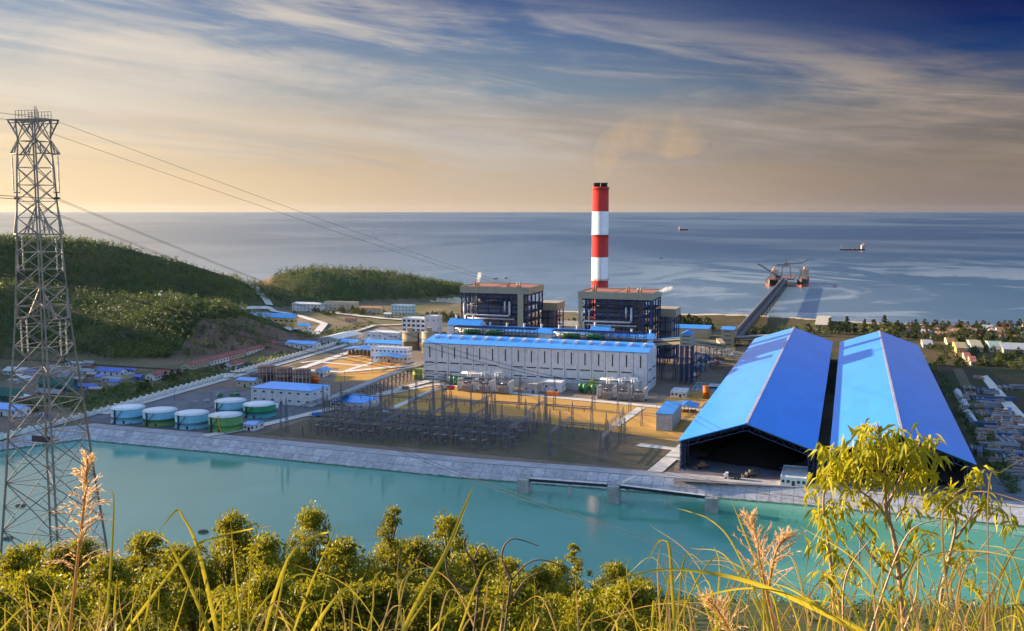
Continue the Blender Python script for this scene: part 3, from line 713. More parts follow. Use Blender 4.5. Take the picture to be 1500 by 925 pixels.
bld('office_building', 'unfinished white multi storey block with dark open floors', 'building', 589, 487, 623, 467, 634, white, whitero, 'flat', .8, 3, 5, ecols=3, ww=4, wh=3, door=False)
bld('office_building', 'plain white tower block beside the unfinished storeys', 'building', 622, 489, 640, 464, 648, white, whitero, 'flat', .8, 2, 2)
bld('warehouse', 'large yellow warehouse with blue roof beneath the wooded headland', 'warehouse', 362, 487, 432, 463, 436, yellowwall, bluero, 'gu', 3.5, 2, 9, ecols=1, ww=4.5, wh=1.3, door=False)
bld('store_building', 'small blue roofed annex right of the yellow warehouse', 'building', 433, 487, 452, 477, 456, white, bluero, 'gu', 2, 1, 3)
bld('canteen', 'white building with pale blue roof beside the perimeter wall', 'building', 418, 511, 459, 503, 470, white, bluero, 'gu', 1.8, 1, 6)
bld('conveyor_gallery', 'long low grey roofed gallery running back towards the headland', 'gallery', 466, 503, 496, 496, 531, greywall, whitero, 'gv', 2.0, 1, 3)
bld('dormitory', 'long white building with grey roof at the foot of the headland', 'building', 428, 456, 471, 445, 476, white, whitero, 'hip', 2, 2, 8)
bld('dormitory', 'cream stepped block at the foot of the headland', 'building', 475, 455, 519, 445, 526, cream, whitero, 'flat', 2.5, 2, 7)
bld('dormitory', 'low cream block with shrubs in front, right of the stepped block', 'building', 528, 458, 558, 451, 562, cream, orangero, 'gu', 1.5, 1, 5)
bld('dormitory', 'pale blue and white three storey block near the inlet', 'building', 573, 461, 603, 448, 609, M('pale_blue_wall', (.5, .66, .7), .7, streak=.1), whitero, 'flat', 1, 3, 6, ecols=3)
bld('hut', 'small cream hut in front of the pale blue block', 'house', 562, 466, 572, 460, 576, cream, whitero, 'gu', 1, 1, 2)
bld('hut', 'small red roofed hut beside the curving road', 'house', 506, 472, 520, 467, 523, cream, redro, 'gu', 1, 1, 3)
bld('kiosk', 'small white kiosk with blue lean-to roof in front of the olive tank', 'kiosk', 357, 631, 372, 622, 387, white, bluero, 'gu', .7, 1, 3, ww=1.2)
bld('gatehouse', 'low white gatehouse with flat roof near the orange tank', 'building', 982, 582, 1005, 574, 1010, white, whitero, 'flat', .5, 1, 4)
bld('pump_house', 'pale box shaped pump house with blue roof beside the lawn', 'building', 961, 631, 984, 606, 998, greywall, bluero, 'mono', .8, 1, 1, win=False)
bld('transformer_store', 'white equipment house in front of the turbine hall', 'building', 793, 574, 822, 560, 829, white, whitero, 'flat', .4, 1, 2)
bld('cable_house', 'concrete cable house with slab roof between transformer banks', 'building', 766, 576, 786, 564, 793, concrete, palecon, 'flat', .5, 1, 2)
bld('site_office', 'white cabin with railing standing at the mouth of the coal shed', 'cabin', 1143, 711, 1181, 700, 1184, white, whitero, 'flat', .5, 1, 5, ww=1.2)
bld('long_shed', 'long tan walled building behind the conveyor tower', 'building', 966, 494, 1037, 480, 1042, tan, bluero, 'mono', 1.0, 1, 1, win=False)
bld('storage_dome_shed', 'wide cream roofed storage shed between the two boilers', 'shed', 790, 481, 846, 476, 850, cream, cream, 'gu', 4.5, 1, 1, win=False)
def canopy(px, row, xr, rt, dep, roofm, label, inside=None):
    A = G(px, row); L = along(A, U, xr); h = ZT(A, rt); t = thing('canopy', label, 'canopy', A); D = dep
    rb = MB(); o = .6
    rb.hexa([(-o, -o, h), (L/2, -o, h+1.4), (L/2, D+o, h+1.4), (-o, D+o, h), (-o, -o, h+.2), (L/2, -o, h+1.6), (L/2, D+o, h+1.6), (-o, D+o, h+.2)])
    rb.hexa([(L/2, -o, h+1.4), (L+o, -o, h), (L+o, D+o, h), (L/2, D+o, h+1.4), (L/2, -o, h+1.6), (L+o, -o, h+.2), (L+o, D+o, h+.2), (L/2, D+o, h+1.6)])
    obj('roof', rb, roofm, t)
    for i in range(4):
        for y in (.2, D-.2): obj('post', MB().box(L*i/3-.15, y-.15, 0, L*i/3+.15, y+.15, h+(.8 if i in (1, 2) else .0)), steel, t)
    return A, L, D
canopy(545, 534, 587, 523, 16, bluero, 'open blue roofed canopy in front of the control building')
A, L, D = canopy(502, 522, 543, 512, 18, bluero, 'open blue canopy sheltering rusty drums by the lawn')
for i in range(7):
    o = tag(obj('drum_stack', MB().tube([(0, 0, 0), (0, 0, 3)], 1.5, 12).tube([(0, 0, 3), (0, 0, 4.5)], 1.1, 12), rust), 'rust coloured process drum under the blue canopy by the lawn', 'drum', 'drums under the canopy')
    o.location = A+U*(2+i*L/7)+V*8
A, L, D = canopy(986, 606, 1019, 596, 14, bluero, 'open blue gabled canopy over rusty bins beside the lawn')
for i in range(3):
    o = tag(obj('skip_bin', MB().hexa([(0, 0, 0), (3, 0, 0), (3, 2, 0), (0, 2, 0), (-.4, -.2, 1.8), (3.4, -.2, 1.8), (3.4, 2.2, 1.8), (-.4, 2.2, 1.8)]), rust), 'rusty open skip bin under the gabled canopy', 'bin', 'bins under the canopy')
    o.location = A+U*(1+i*4.2)+V*5; o.rotation_euler = (0, 0, UA)
o = tag(obj('container', MB().box(0, 0, 0, 8, 3, 3).box(-.1, -.1, 0, .1, 3.1, 3.1).box(7.9, -.1, 0, 8.1, 3.1, 3.1), orangepaint), 'orange container standing on the apron before the white equipment house', 'container'); o.location = G(800, 581); o.rotation_euler = (0, 0, UA)
o = tag(obj('container', MB().box(0, 0, 0, 2.6, 2, 1.8).box(-.1, -.1, 1.8, 2.7, 2.1, 2), orangepaint), 'small orange cabinet right of the yellow green tank', 'cabinet'); o.location = G(879, 577); o.rotation_euler = (0, 0, UA)
# settling pond
A = G(1012, 574); t = thing('settling_pond', 'rectangular concrete settling basin with teal water below the conveyor tower', 'basin', A)
L = along(A, U, 1052); obj('basin_wall', MB().box(0, 0, 0, L, .6, 1.5).box(0, 30, 0, L, 30.6, 1.5).box(0, .6, 0, .6, 30, 1.5).box(L-.6, .6, 0, L, 30, 1.5), concrete, t)
obj('basin_water', MB().box(.6, .6, .1, L-.6, 30, .8), M('basin_teal', (.06, .25, .32), .15), t)
obj('cover_sheet', MB().box(L*.5, 14, 1.5, L-.2, 26, 1.7), tarp, t)
# ---------------------------------------------------------------- transformer banks
def transformer():
    t = thing('main_transformer', '', 'transformer', (0, 0, 0), UA, 'main transformers in front of the turbine hall')
    obj('tank', MB().box(0, 0, .6, 6, 4, 4.6).box(-.2, -.2, 4.6, 6.2, 4.2, 4.9).box(.4, .4, 0, 5.6, 3.6, .6), M('transformer_paint', (.42, .37, .34), .6), t)
    for s in (-1.7, 4.4):
        mb = MB()
        for k in range(9): mb.box(.3+k*.62, s, 1, .55+k*.62, s+1.3, 4.4)
        obj('radiator', mb, M('transformer_paint', (.4, .36, .34), .6), t)
    obj('conservator', MB().tube([(1, 3, 6.2), (5.6, 3, 6.2)], .65, 10).box(2, 2.8, 4.9, 2.3, 3.2, 5.8).box(4.5, 2.8, 4.9, 4.8, 3.2, 5.8), steel, t)
    for k in range(3): obj('bushing', MB().tube([(1.2+k*1.8, 1, 4.9), (1.2+k*1.8, .8, 7.6)], [.35, .12], 8), ceramic, t)
    return t
tr = None
def walls(px, row, label):
    o = tag(obj('fire_wall', MB().box(-.3, -1, 0, .3, 9, 7.5).box(-.4, -1.1, 7.5, .4, 9.1, 7.7), palecon), label, 'wall', 'fire walls between transformers'); o.location = G(px, row); o.rotation_euler = (0, 0, UA)
for bank, xs in (('left', (678, 703, 730)), ('right', (878+4, 905, 928))):
    for k, px in enumerate(xs):
        lab = '%s transformer of the %s bank before the turbine hall' % (('first', 'middle', 'last')[k], bank)
        row = 574+(px-678)*.055
        if tr is None: tr = transformer(); tr.location = G(px, row); tr['label'] = lab
        else: dup(tr, G(px, row), UA, lab)
    for k, px in enumerate((xs[0]-7, xs[0]+16, xs[1]+16, xs[2]+16)): walls(px, 573+(px-678)*.055, 'pale fire wall, %s of four in the %s transformer bank' % (('first', 'second', 'third', 'fourth')[k], bank))
    A = G(xs[0], 568+(xs[0]-678)*.05); t = thing('bus_duct', 'pale overhead bus duct with elbows above the %s transformer bank' % bank, 'duct', A)
    L = along(A, U, xs[2]+8)
    mb = MB()
    for y in (2.5, 4, 5.5): mb.tube([(-2, y, 9.6), (L, y, 9.6)], .5, 8)
    for k in range(3):
        x = L*(k+.4)/3
        for y, dx in ((2.5, 0), (4, 1.4), (5.5, 2.8)): mb.tube([(x+dx, y, 9.6), (x+dx, y+.2, 10.8), (x+dx, y-2.5, 10.8), (x+dx, y-3.4, 7)], .48, 8)
    for y in (2.5, 4, 5.5): mb.tube([(L*.6+y, y, 9.8), (L*.6+y, y+14, 11)], .45, 8)
    obj('duct_run', mb, whitero, t)
    mb = MB()
    for k in range(6):
        for y in (2, 6): mb.bar((L*k/5, y, 0), (L*k/5, y, 9.1), .3)
        mb.bar((L*k/5, 2, 9), (L*k/5, 6, 9), .3)
    obj('support_frame', mb, steel, t)
def cooler(px, row, lab):
    t = thing('cooler_unit', lab, 'cooler', G(px, row), UA, 'green coolers in front of the turbine hall')
    obj('drum', MB().tube([(0, 0, .6), (0, 0, 5.2), (0, 0, 5.9), (0, 0, 6.2)], [1.6, 1.6, 1.2, .4], 14), greenpaint, t)
    mb = MB()
    for s in ((-1, -1), (1, -1), (1, 1), (-1, 1)): mb.box(s[0]*1.3-.15, s[1]*1.3-.15, 0, s[0]*1.3+.15, s[1]*1.3+.15, .8)
    obj('leg_frame', mb, darksteel, t); obj('pipe', MB().tube([(0, -1.6, 1.5), (0, -2.4, 1.5), (0, -2.4, .1)], .25, 6), steel, t)
for i, (px, row) in enumerate(((661, 563), (667, 564), (674, 566), (851, 575), (857, 576), (869, 577), (875, 577))):
    cooler(px, row, 'green cooler, %s of %s beside the %s bank' % (('first', 'second', 'third', 'first', 'second', 'third', 'fourth')[i], ('three' if i < 3 else 'four'), ('left transformer' if i < 3 else 'right transformer')))
# ---------------------------------------------------------------- switchyard
mb0 = MB(); mb0.lattice(0, 0, 0, 15, 1.5, .8, .16, 9, spire=0); mb0.lattice(0, 0, 15, 19.5, .8, .1, .12, 3); lat_me = mkmesh('lattice_column', mb0, steel)
def gantry(px, row, axis, L, label, h=12.5, spires=True):
    A = G(px, row); t = thing('line_gantry', label, 'gantry', A, UA+(0 if axis == 'u' else math.pi/2), 'lattice gantries of the switchyard')
    for x in (0, L):
        o = obj('lattice_column', lat_me, None, t, (x, 0, 0))
        if not spires: o.scale = (1, 1, .72)
    mb = MB(); n = max(6, int(L/2.2))
    for y, z in ((-.5, h), (.5, h), (-.5, h+1), (.5, h+1)): mb.bar((0, y, z), (L, y, z), .17)
    for k in range(n):
        a, b = L*k/n, L*(k+1)/n
        mb.bar((a, -.5, h+(k % 2)), (b, -.5, h+((k+1) % 2)), .1); mb.bar((a, .5, h+((k+1) % 2)), (b, .5, h+(k % 2)), .1); mb.bar((a, -.5, h+1), (b, .5, h+1), .1)
    obj('beam', mb, steel, t)
    for k in range(3):
        x = L*(k+.5)/3
        obj('insulator_string', MB().tube([(x, 0, h), (x, -.3, h-2.2)], .17, 6), ceramic, t)
    return t
gi = 0
rowsu = [(500, 607, 26), (575, 612, 26), (650, 617, 26), (725, 621, 26), (800, 626, 26), (660, 588, 22), (610, 586, 20), (870, 600, 22), (762, 594, 22), (480, 628, 26), (565, 634, 26), (650, 641, 26), (735, 648, 26), (820, 655, 24)]
word = ('first', 'second', 'third', 'fourth', 'fifth')
for i, (px, row, L) in enumerate(rowsu):
    if i < 5: lab = '%s gantry from left in the middle row, beam parallel to the turbine hall' % word[i]
    elif i < 9: lab = ('tall gantry on the lawn before the left transformer bank', 'tall gantry at the left lawn edge near the turbine hall corner', 'tall gantry on the lawn before the right transformer bank', 'tall gantry on the lawn near the cable house')[i-5]
    else: lab = '%s gantry from left in the row nearest the reservoir bank' % word[i-9]
    gantry(px, row, 'u', L, lab, 13.5 if 5 <= i < 9 else 12)
for i, (px, row, L) in enumerate(((420, 634, 40), (520, 637, 42), (560, 650, 42), (625, 640, 42), (672, 652, 42), (745, 661, 42), (805, 668, 42), (880, 676, 42), (600, 618, 34), (690, 624, 34), (770, 636, 36), (890, 655, 36))):
    gantry(px, row, 'v', L, 'gantry with its beam running back towards the boilers, %s from the left' % ('first', 'second', 'third', 'fourth', 'fifth', 'sixth', 'seventh', 'eighth', 'ninth', 'tenth', 'eleventh', 'twelfth')[sorted((420, 520, 560, 625, 672, 745, 805, 880, 600, 690, 770, 890)).index(px)], 11, i % 2 == 0)
# equipment posts of three kinds
def post(kind):
    t = thing(('surge_arrester', 'circuit_breaker', 'disconnector')[kind], '', ('arrester', 'breaker', 'switch')[kind], (0, 0, 0))
    if kind == 0:
        obj('stand', MB().lattice(0, 0, 0, 3, .5, .5, .09, 3), steel, t); obj('insulator', MB().tube([(0, 0, 3), (0, 0, 6.3)], [.24, .16], 8), ceramic, t); obj('ring', MB().tube([(0, 0, 6.3), (0, 0, 6.5)], .45, 10), steel, t)
    elif kind == 1:
        obj('stand', MB().box(-.3, -.3, 0, .3, .3, 2.6).box(-.7, -.5, .9, .7, .5, 2.3), steel, t); obj('insulator', MB().tube([(0, 0, 2.6), (0, 0, 5)], [.26, .2], 8), ceramic, t); obj('chamber', MB().tube([(-1.4, 0, 5.2), (1.4, 0, 5.6)], .28, 8), M('porcelain_grey', (.3, .31, .34), .4), t)
    else:
        obj('stand', MB().box(-2, -.12, 2.8, 2, .12, 3.1).box(-1.6, -.12, 0, -1.4, .12, 2.8).box(1.4, -.12, 0, 1.6, .12, 2.8), steel, t)
        obj('insulator', MB().tube([(-1.6, 0, 3.1), (-1.6, 0, 5.2)], .17, 8).tube([(1.6, 0, 3.1), (1.6, 0, 5.2)], .17, 8), ceramic, t); obj('blade', MB().tube([(-1.7, 0, 5.3), (1.7, 0, 5.3)], .1, 6), steel, t)
    return t
protos = [post(k) for k in range(3)]; used = [0, 0, 0]
klab = ('slender surge arrester post with brown insulator in the switchyard', 'circuit breaker post with grey chamber in the switchyard', 'two post disconnector switch in the switchyard')
kgrp = ('surge arresters in the switchyard', 'circuit breakers in the switchyard', 'disconnectors in the switchyard')
B0 = G(430, 640)
for i in range(27):
    for j in range(11):
        if random.random() < .13: continue
        kk = (j+(i//4)) % 3; p = B0+U*(4+i*5.7+random.uniform(-.4, .4))+V*(3+j*5.3+random.uniform(-.4, .4))
        if (p-O).dot(U) > 128: continue
        if j > 9 and i < 7: continue
        if not used[kk]: protos[kk].location = p; protos[kk]['label'] = klab[kk]; protos[kk]['group'] = kgrp[kk]; used[kk] = 1
        else: dup(protos[kk], p, UA, klab[kk], kgrp[kk])
# tubular busbars
for j in range(4):
    t = thing('busbar', 'tubular aluminium busbar on posts across the switchyard, %s row from the bank' % word[j], 'busbar', B0+V*(9+j*13), UA, 'busbars of the switchyard')
    mb = MB()
    for dy in (0, 2.5, 5): mb.tube([(2, dy, 7.6), (60, dy, 7.6), (118, dy, 7.6)], .13, 6)
    obj('tube', mb, steel, t)
    for k in range(11):
        mb = MB()
        for dy in (0, 2.5, 5): mb.box(4+k*11-.12, dy-.12, 0, 4+k*11+.12, dy+.12, 7.5)
        obj('support_post', mb.box(4+k*11-.1, .12, 5.2, 4+k*11+.1, 4.88, 5.4), steel, t)
# thin lightning masts
for i, (px, rb_, rt) in enumerate(((412, 641, 580), (808-400+240, 600, 560), (557, 612, 575), (690, 605, 566), (760, 600, 560), (905, 606, 560), (940, 625, 593), (1000-85, 690-40, 606))):
    A = G(px, rb_); h = ZT(A, rt); t = thing('lightning_mast', 'slim lattice lightning mast, %s from the left over the switchyard' % ('first', 'third', 'second', 'fourth', 'fifth', 'sixth', 'eighth', 'seventh')[i], 'mast', A, UA, 'lightning masts')
    obj('lattice', MB().lattice(0, 0, 0, h*.85, 1.2, .4, .12, 12), steel, t); obj('rod', MB().bar((0, 0, h*.85), (0, 0, h), .1), steel, t)
# ---------------------------------------------------------------- pipe rack with trestles
A = G(470, 624-16); A = G(484, 608); Bp = G(621, 549); d = (Bp-A); L = d.length; t = thing('pipe_trestle', 'long elevated pipe bridge on trestle legs leading to the turbine hall', 'pipe bridge', A, math.atan2(d.y, d.x))
for k in range(22):
    x = L*(k+.3)/22; mb = MB()
    for y in (0, 5): mb.bar((x, y, 0), (x, y, 8), .35)
    mb.bar((x, 0, 4), (x, 5, 7.8), .2); mb.bar((x, -.5, 8), (x, 5.5, 8), .35); mb.bar((x, 0, 5), (x, 5, 5), .25)
    obj('trestle', mb, darksteel, t)
obj('bridge_deck', MB().box(0, -.6, 8.2, L, 5.6, 8.5).box(0, -.6, 8.5, L, -.4, 9.3).box(0, 5.4, 8.5, L, 5.6, 9.3), M('rack_deck', (.26, .25, .23), .7), t)
mb = MB()
for y, z, r in ((.6, 9, .35), (1.6, 8.9, .28), (2.6, 9.1, .45), (3.8, 8.9, .3), (4.6, 9, .35)): mb.tube([(0, y, z), (L, y, z)], r, 8)
obj('pipe', mb, pipegrey, t)
# ---------------------------------------------------------------- conveyors and transfer towers
A = G(995, 563); h = ZT(A, 489); L = along(A, U, 1012); t = thing('transfer_tower', 'tan conveyor head house on tall blue steel legs', 'tower', A); hb = ZT(A, 507)
mb = MB().box(0, 0, hb, L, 12, h-.5)
obj('wall', mb, tan, t); obj('roof', MB().hexa([(-.4, -.4, h-.5), (L+.4, -.4, h-.5), (L+.4, 12.4, h-.5), (-.4, 12.4, h-.5), (L/2-.1, -.4, h+1.6), (L/2+.1, -.4, h+1.6), (L/2+.1, 12.4, h+1.6), (L/2-.1, 12.4, h+1.6)]), bluero, t)
for k in range(3): window(t, L/2, 0, hb+1.6+k*2.6, L*.7, .7); window(t, L, 6, hb+1.6+k*2.6, 8, .7, 'y')
for x in (.4, L/2, L-.4):
    for y in (.4, 6, 11.6): obj('leg', MB().box(x-.35, y-.35, 0, x+.35, y+.35, hb), bluesteel, t)
mb = MB()
for z in np.arange(3, hb, 4.5):
    mb.bar((0, 0, z), (L, 0, z), .3); mb.bar((L, 0, z), (L, 12, z), .3); mb.bar((0, 12, z), (L, 12, z), .3); mb.bar((0, 0, z), (0, 12, z), .3)
    mb.bar((0, 0, z), (L/2, 0, min(z+4.5, hb)), .22); mb.bar((L/2, 0, min(z+4.5, hb)), (L, 0, z), .22); mb.bar((L, 0, z), (L, 6, min(z+4.5, hb)), .22); mb.bar((L, 6, min(z+4.5, hb)), (L, 12, z), .22)
obj('brace', mb, bluesteel, t)
TT = A
def gallery(a, b, w, hh_, label, mwall, mroof, legs=4):
    a = Vector(a); b = Vector(b); d = b-a; hd = Vector((d.x, d.y, 0)); L = hd.length; dz = d.z
    t = thing('conveyor_gallery', label, 'conveyor', (a.x, a.y, 0), math.atan2(d.y, d.x)); z0, z1 = a.z, b.z
    def hx(mb, y0, y1, lo, hi): mb.hexa([(0, y0, z0+lo), (L, y0, z1+lo), (L, y1, z1+lo), (0, y1, z0+lo), (0, y0, z0+hi), (L, y0, z1+hi), (L, y1, z1+hi), (0, y1, z0+hi)])
    mb = MB(); hx(mb, 0, w, 0, hh_); obj('wall', mb, mwall, t); mb = MB(); hx(mb, -.3, w+.3, hh_+.003, hh_+.3); obj('roof', mb, mroof, t)
    mb = MB(); hx(mb, -.05, -.003, hh_*.45, hh_*.7); obj('window_strip', mb, glass, t)
    for k in range(legs):
        f = (k+.5)/legs; x = L*f; z = z0+dz*f; mb = MB()
        for y in (.3, w-.3): mb.bar((x-1, y, 0), (x, y, z), .35); mb.bar((x+1, y, 0), (x, y, z), .35)
        mb.bar((x, .3, z*.6), (x, w-.3, z*.6), .25); obj('trestle', mb, bluesteel, t)
    return t
pa = LU(bx0+bl, 52); pa.z = 24; pb = TT+V*6; pb.z = hb+.5
gallery(pa, pb, 4.5, 4.5, 'short tan conveyor gallery between the bunker bay and the head house', tan, bluero, 2)
pc = G(1062, 520); pc.z = ZT(pc, 511); pd = TT+U*L+V*4; pd.z = hb+1
gallery(pd, pc, 4, 3.2, 'tan conveyor gallery sloping down from the head house to the right', tan, tan, 4)
A = G(1056, 508); t, L2, D2, h2 = bld('junction_tower', 'square tan conveyor junction tower with blue roof near the pier', 'tower', 1056, 508, 1075, 483, 1079, tan, bluero, 'gu', 1.5, 4, 1, ecols=1, ww=8, wh=.7, door=False)
pe = G(1077, 508); pe.z = 5; pf = G(1140, 505); pf.z = 5.5
gallery(pe, pf, 4.5, 3.2, 'low tan conveyor gallery running behind the blue coal shed', tan, greyro, 4)
gallery(G(1062, 514)+Vector((0, 0, 3)), G(1056, 508)+Vector((0, 0, 4)), 4, 3, 'stub of tan gallery at the foot of the junction tower', tan, tan, 1)
# machinery clutter below the tower
clm = [rust, greywall, concrete, M('crate_blue', (.05, .12, .25), .6), palecon]
for i in range(46):
    px = random.uniform(1012, 1078); row = random.uniform(512, 548)
    if px-1012 > (560-row)*1.6: continue
    p = G(px, row); w, d_, h_ = random.uniform(3, 9), random.uniform(2, 6), random.uniform(1.2, 4)
    mb = MB().box(0, 0, 0, w, d_, h_)
    mb.box(w*.1, d_*.2, h_, w*.45, d_*.8, h_+random.uniform(.3, 1.4)); mb.tube([(w*.7, d_*.5, h_), (w*.7, d_*.5, h_+1.2)], .4, 8)
    o = tag(obj('plant_unit', mb, random.choice(clm)), 'low machinery unit in the clutter between head house and junction tower', 'machine', 'machinery below the conveyor'); o.location = p; o.rotation_euler = (0, 0, UA)
for i in range(64):
    a_ = i < 36
    px, row = (random.uniform(255, 362), random.uniform(566, 592)) if a_ else (random.uniform(472, 600), random.uniform(498, 512) if i < 52 else random.uniform(540, 552))
    if a_ and (row < 596-(px-240)*.2 or (px > 300 and row > 583)): continue
    if not a_ and row > 530 and 490 < px < 566: continue
    p = G(px, row); w, d_, h_ = random.uniform(1.5, 5), random.uniform(1.5, 4), random.uniform(.8, 2.6)
    mb = MB().box(0, 0, 0, w, d_, h_).tube([(w*.3, d_*.5, h_), (w*.3, d_*.5, h_+.8)], .35, 8).tube([(-1.5, d_*.4, .6), (w+2, d_*.4, .6)], .18, 6)
    o = tag(obj('process_unit', mb, random.choice((rust, greywall, concrete, greenpaint, whitero))), 'small pump or process unit %s' % ('in the yard behind the rear storage tank' if a_ else 'in the yard around the control building'), 'machine', 'process units behind the tanks' if a_ else 'process units by the control building'); o.location = p; o.rotation_euler = (0, 0, UA)
# ---------------------------------------------------------------- coal sheds
def shed(A, W, L, he, hr, label):
    t = thing('coal_shed', label, 'shed', A)
    rb = MB(); o = .8; s = (hr-he)/(W/2)
    for sg in (0, 1):
        x0 = -o if sg == 0 else W+o; z0 = he-o*s
        rb.hexa([(x0, -1, z0), (W/2, -1, hr), (W/2, L+1, hr), (x0, L+1, z0), (x0, -1, z0+.4), (W/2, -1, hr+.4), (W/2, L+1, hr+.4), (x0, L+1, z0+.4)])
    obj('roof', rb, shedroof, t)
    obj('ridge_cap', MB().box(W/2-.6, -1.1, hr+.36, W/2+.6, L+1.1, hr+.62), M('ridge_cap', (.42, .38, .42), .5), t)
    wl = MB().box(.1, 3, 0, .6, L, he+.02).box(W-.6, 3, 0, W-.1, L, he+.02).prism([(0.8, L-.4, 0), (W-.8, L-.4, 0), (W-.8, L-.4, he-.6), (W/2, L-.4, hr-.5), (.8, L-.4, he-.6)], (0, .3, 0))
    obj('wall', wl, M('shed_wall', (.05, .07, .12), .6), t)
    # truss portal frames
    def trussframe(y):
        mb = MB(); n = 12
        for x in (.3, 2.6): mb.bar((x, y, 0), (x, y, he-.6), .35); mb.bar((W-x, y, 0), (W-x, y, he-.6), .35)
        for k in range(6):
            z0, z1 = (he-.6)*k/6, (he-.6)*(k+1)/6
            for q in (lambda x: x, lambda x: W-x): mb.bar((q(.3), y, z0 if k % 2 else z1), (q(2.6), y, z1 if k % 2 else z0), .2)
        top = lambda x: he-.5+(hr-he)*(1-abs(x-W/2)/(W/2))
        for k in range(2*n):
            x0, x1 = W*k/(2*n), W*(k+1)/(2*n)
            mb.bar((x0, y, top(x0)), (x1, y, top(x1)), .3); mb.bar((x0, y, top(x0)-2.6), (x1, y, top(x1)-2.6), .3)
            mb.bar((x0, y, top(x0)-(2.6 if k % 2 else 0)), (x1, y, top(x1)-(0 if k % 2 else 2.6)), .2)
        return mb
    for y in (0, 10, 40, 80, 130): obj('truss_frame', trussframe(y), bluesteel if y == 0 else darksteel, t)
    return t
def shedroofmat():
    m, nt, out = newmat('shed_roof'); tc = nt.n('ShaderNodeTexCoord').outputs['Object']
    n = nt.noise(nt.mapping(tc, (.05, .02, .05)), 1, 5, .6); rib = nt.n('ShaderNodeTexWave', {'Vector': tc, 'Scale': .35, 'Distortion': 0}, bands_direction='Y').outputs[1]
    sheetv = nt.n('ShaderNodeTexWhiteNoise', {'Vector': nt.n('ShaderNodeVectorMath', {0: nt.mapping(tc, (.12, .045, 0))}, operation='FLOOR').outputs[0]}).outputs[0]
    v = nt.m('ADD', .9, nt.m('ADD', nt.m('MULTIPLY', n, .16), nt.m('ADD', nt.m('MULTIPLY', rib, .05), nt.m('MULTIPLY', sheetv, .1))))
    h = nt.n('ShaderNodeHueSaturation', {'Color': (.06, .325, .95), 'Value': v})
    b = nt.n('ShaderNodeBsdfPrincipled', {'Base Color': h.outputs[0], 'Roughness': .2, 'Specular IOR Level': .6})
    nt.L(b.outputs[0], out.inputs[0]); return m
shedroof = shedroofmat()
A1 = G(995, 690); W1 = along(A1, U, 1192); L1 = 385.0
he1 = ZT(A1, 646); r1 = A1+U*(W1/2); hr1 = ZT(r1, 621)
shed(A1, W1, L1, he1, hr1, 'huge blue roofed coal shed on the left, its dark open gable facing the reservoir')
A2 = A1+U*(W1+7); W2 = along(A2, U, 1424)
A2 = A2-V*2
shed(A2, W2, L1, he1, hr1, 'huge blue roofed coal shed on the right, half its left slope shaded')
for k, (Aq, Wq, nm) in enumerate(((A1, W1, 'left'), (A2, W2, 'right'))):
    X, Y, fc = grid(4, Wq-4, 0, 150, 3.5)
    Z = 9*np.clip(1-np.abs(X-Wq/2)/(Wq*.36), 0, 1)*np.clip(Y/25, 0, 1)+fbm(X+50*k, Y, 14, 4)*2.2-.4
    o = tag(obj('coal_pile', bulk('coal_pile', np.stack([X, Y+14, Z], -1).reshape(-1, 3), fc, [coal], None, True), None), 'black heap of coal inside the %s shed' % nm, 'coal pile'); o.location = Aq; o.rotation_euler = (0, 0, UA)
# loaders at the mouth
for i, (px, row, lab) in enumerate(((1024, 688, 'rust coloured wheel loader parked inside the left coal shed mouth'), (1095, 700, 'dark bulldozer parked in the middle of the coal shed mouth'))):
    t = thing('wheel_loader' if i == 0 else 'bulldozer', lab, 'loader', G(px, row), .3)
    m_ = rust if i == 0 else M('dozer', (.1, .08, .07), .6)
    obj('body', MB().box(0, 0, .9, 4.5, 2.2, 2.2).box(1.4, .2, 2.2, 3, 2, 3.3), m_, t)
    for x in (.7, 3.7):
        for y in (-.3, 2.0): obj('wheel', MB().tube([(x, y, .75), (x, y+.5, .75)], .75, 12), hullblack, t)
    obj('bucket', MB().hexa([(-2, -.2, .1), (-1, -.2, .1), (-1, 2.4, .1), (-2, 2.4, .1), (-2.2, -.2, 1.4), (-1, -.2, 1.2), (-1, 2.4, 1.2), (-2.2, 2.4, 1.4)]).bar((-1, .6, .8), (.3, .6, 1.8), .2), m_, t)
# ---------------------------------------------------------------- intake footbridge in the reservoir
t0 = G(757, 722, WL); t = thing('intake_footbridge', 'narrow footbridge on three concrete block piers standing in the reservoir', 'footbridge', t0, 0)
piers = [(757, 722), (889, 737), (1032, 751)]; tops = [703, 713, 730]
ends = []
for (px, row), rt in zip(piers, tops):
    p = G(px, row, WL); h = ZT(p, rt); q = p-t0; w = along(p, U, px+15) if False else 5.2
    M4 = Matrix.Rotation(UA, 4, 'Z')
    def R_(x, y, z): v = M4 @ Vector((x, y, 0)); return (q.x+v.x, q.y+v.y, z-t0.z)
    mb = MB(); mb.hexa([R_(0, 0, WL-6), R_(w, 0, WL-6), R_(w, w, WL-6), R_(0, w, WL-6), R_(0, 0, h), R_(w, 0, h), R_(w, w, h), R_(0, w, h)])
    obj('pier', mb, concrete, t)
    mb = MB(); cs = [(0, 0), (w, 0), (w, w), (0, w)]
    for k in range(4):
        a, b = cs[k], cs[(k+1) % 4]
        mb.bar(R_(*a, h), R_(*a, h+1.5), .14)
        for z in (.8, 1.5): mb.bar(R_(*a, h+z), R_(*b, h+z), .1)
    obj('railing', mb, steel, t); ends.append((Vector(R_(w, w*.5, h+.1)), Vector(R_(0, w*.5, h+.1))))
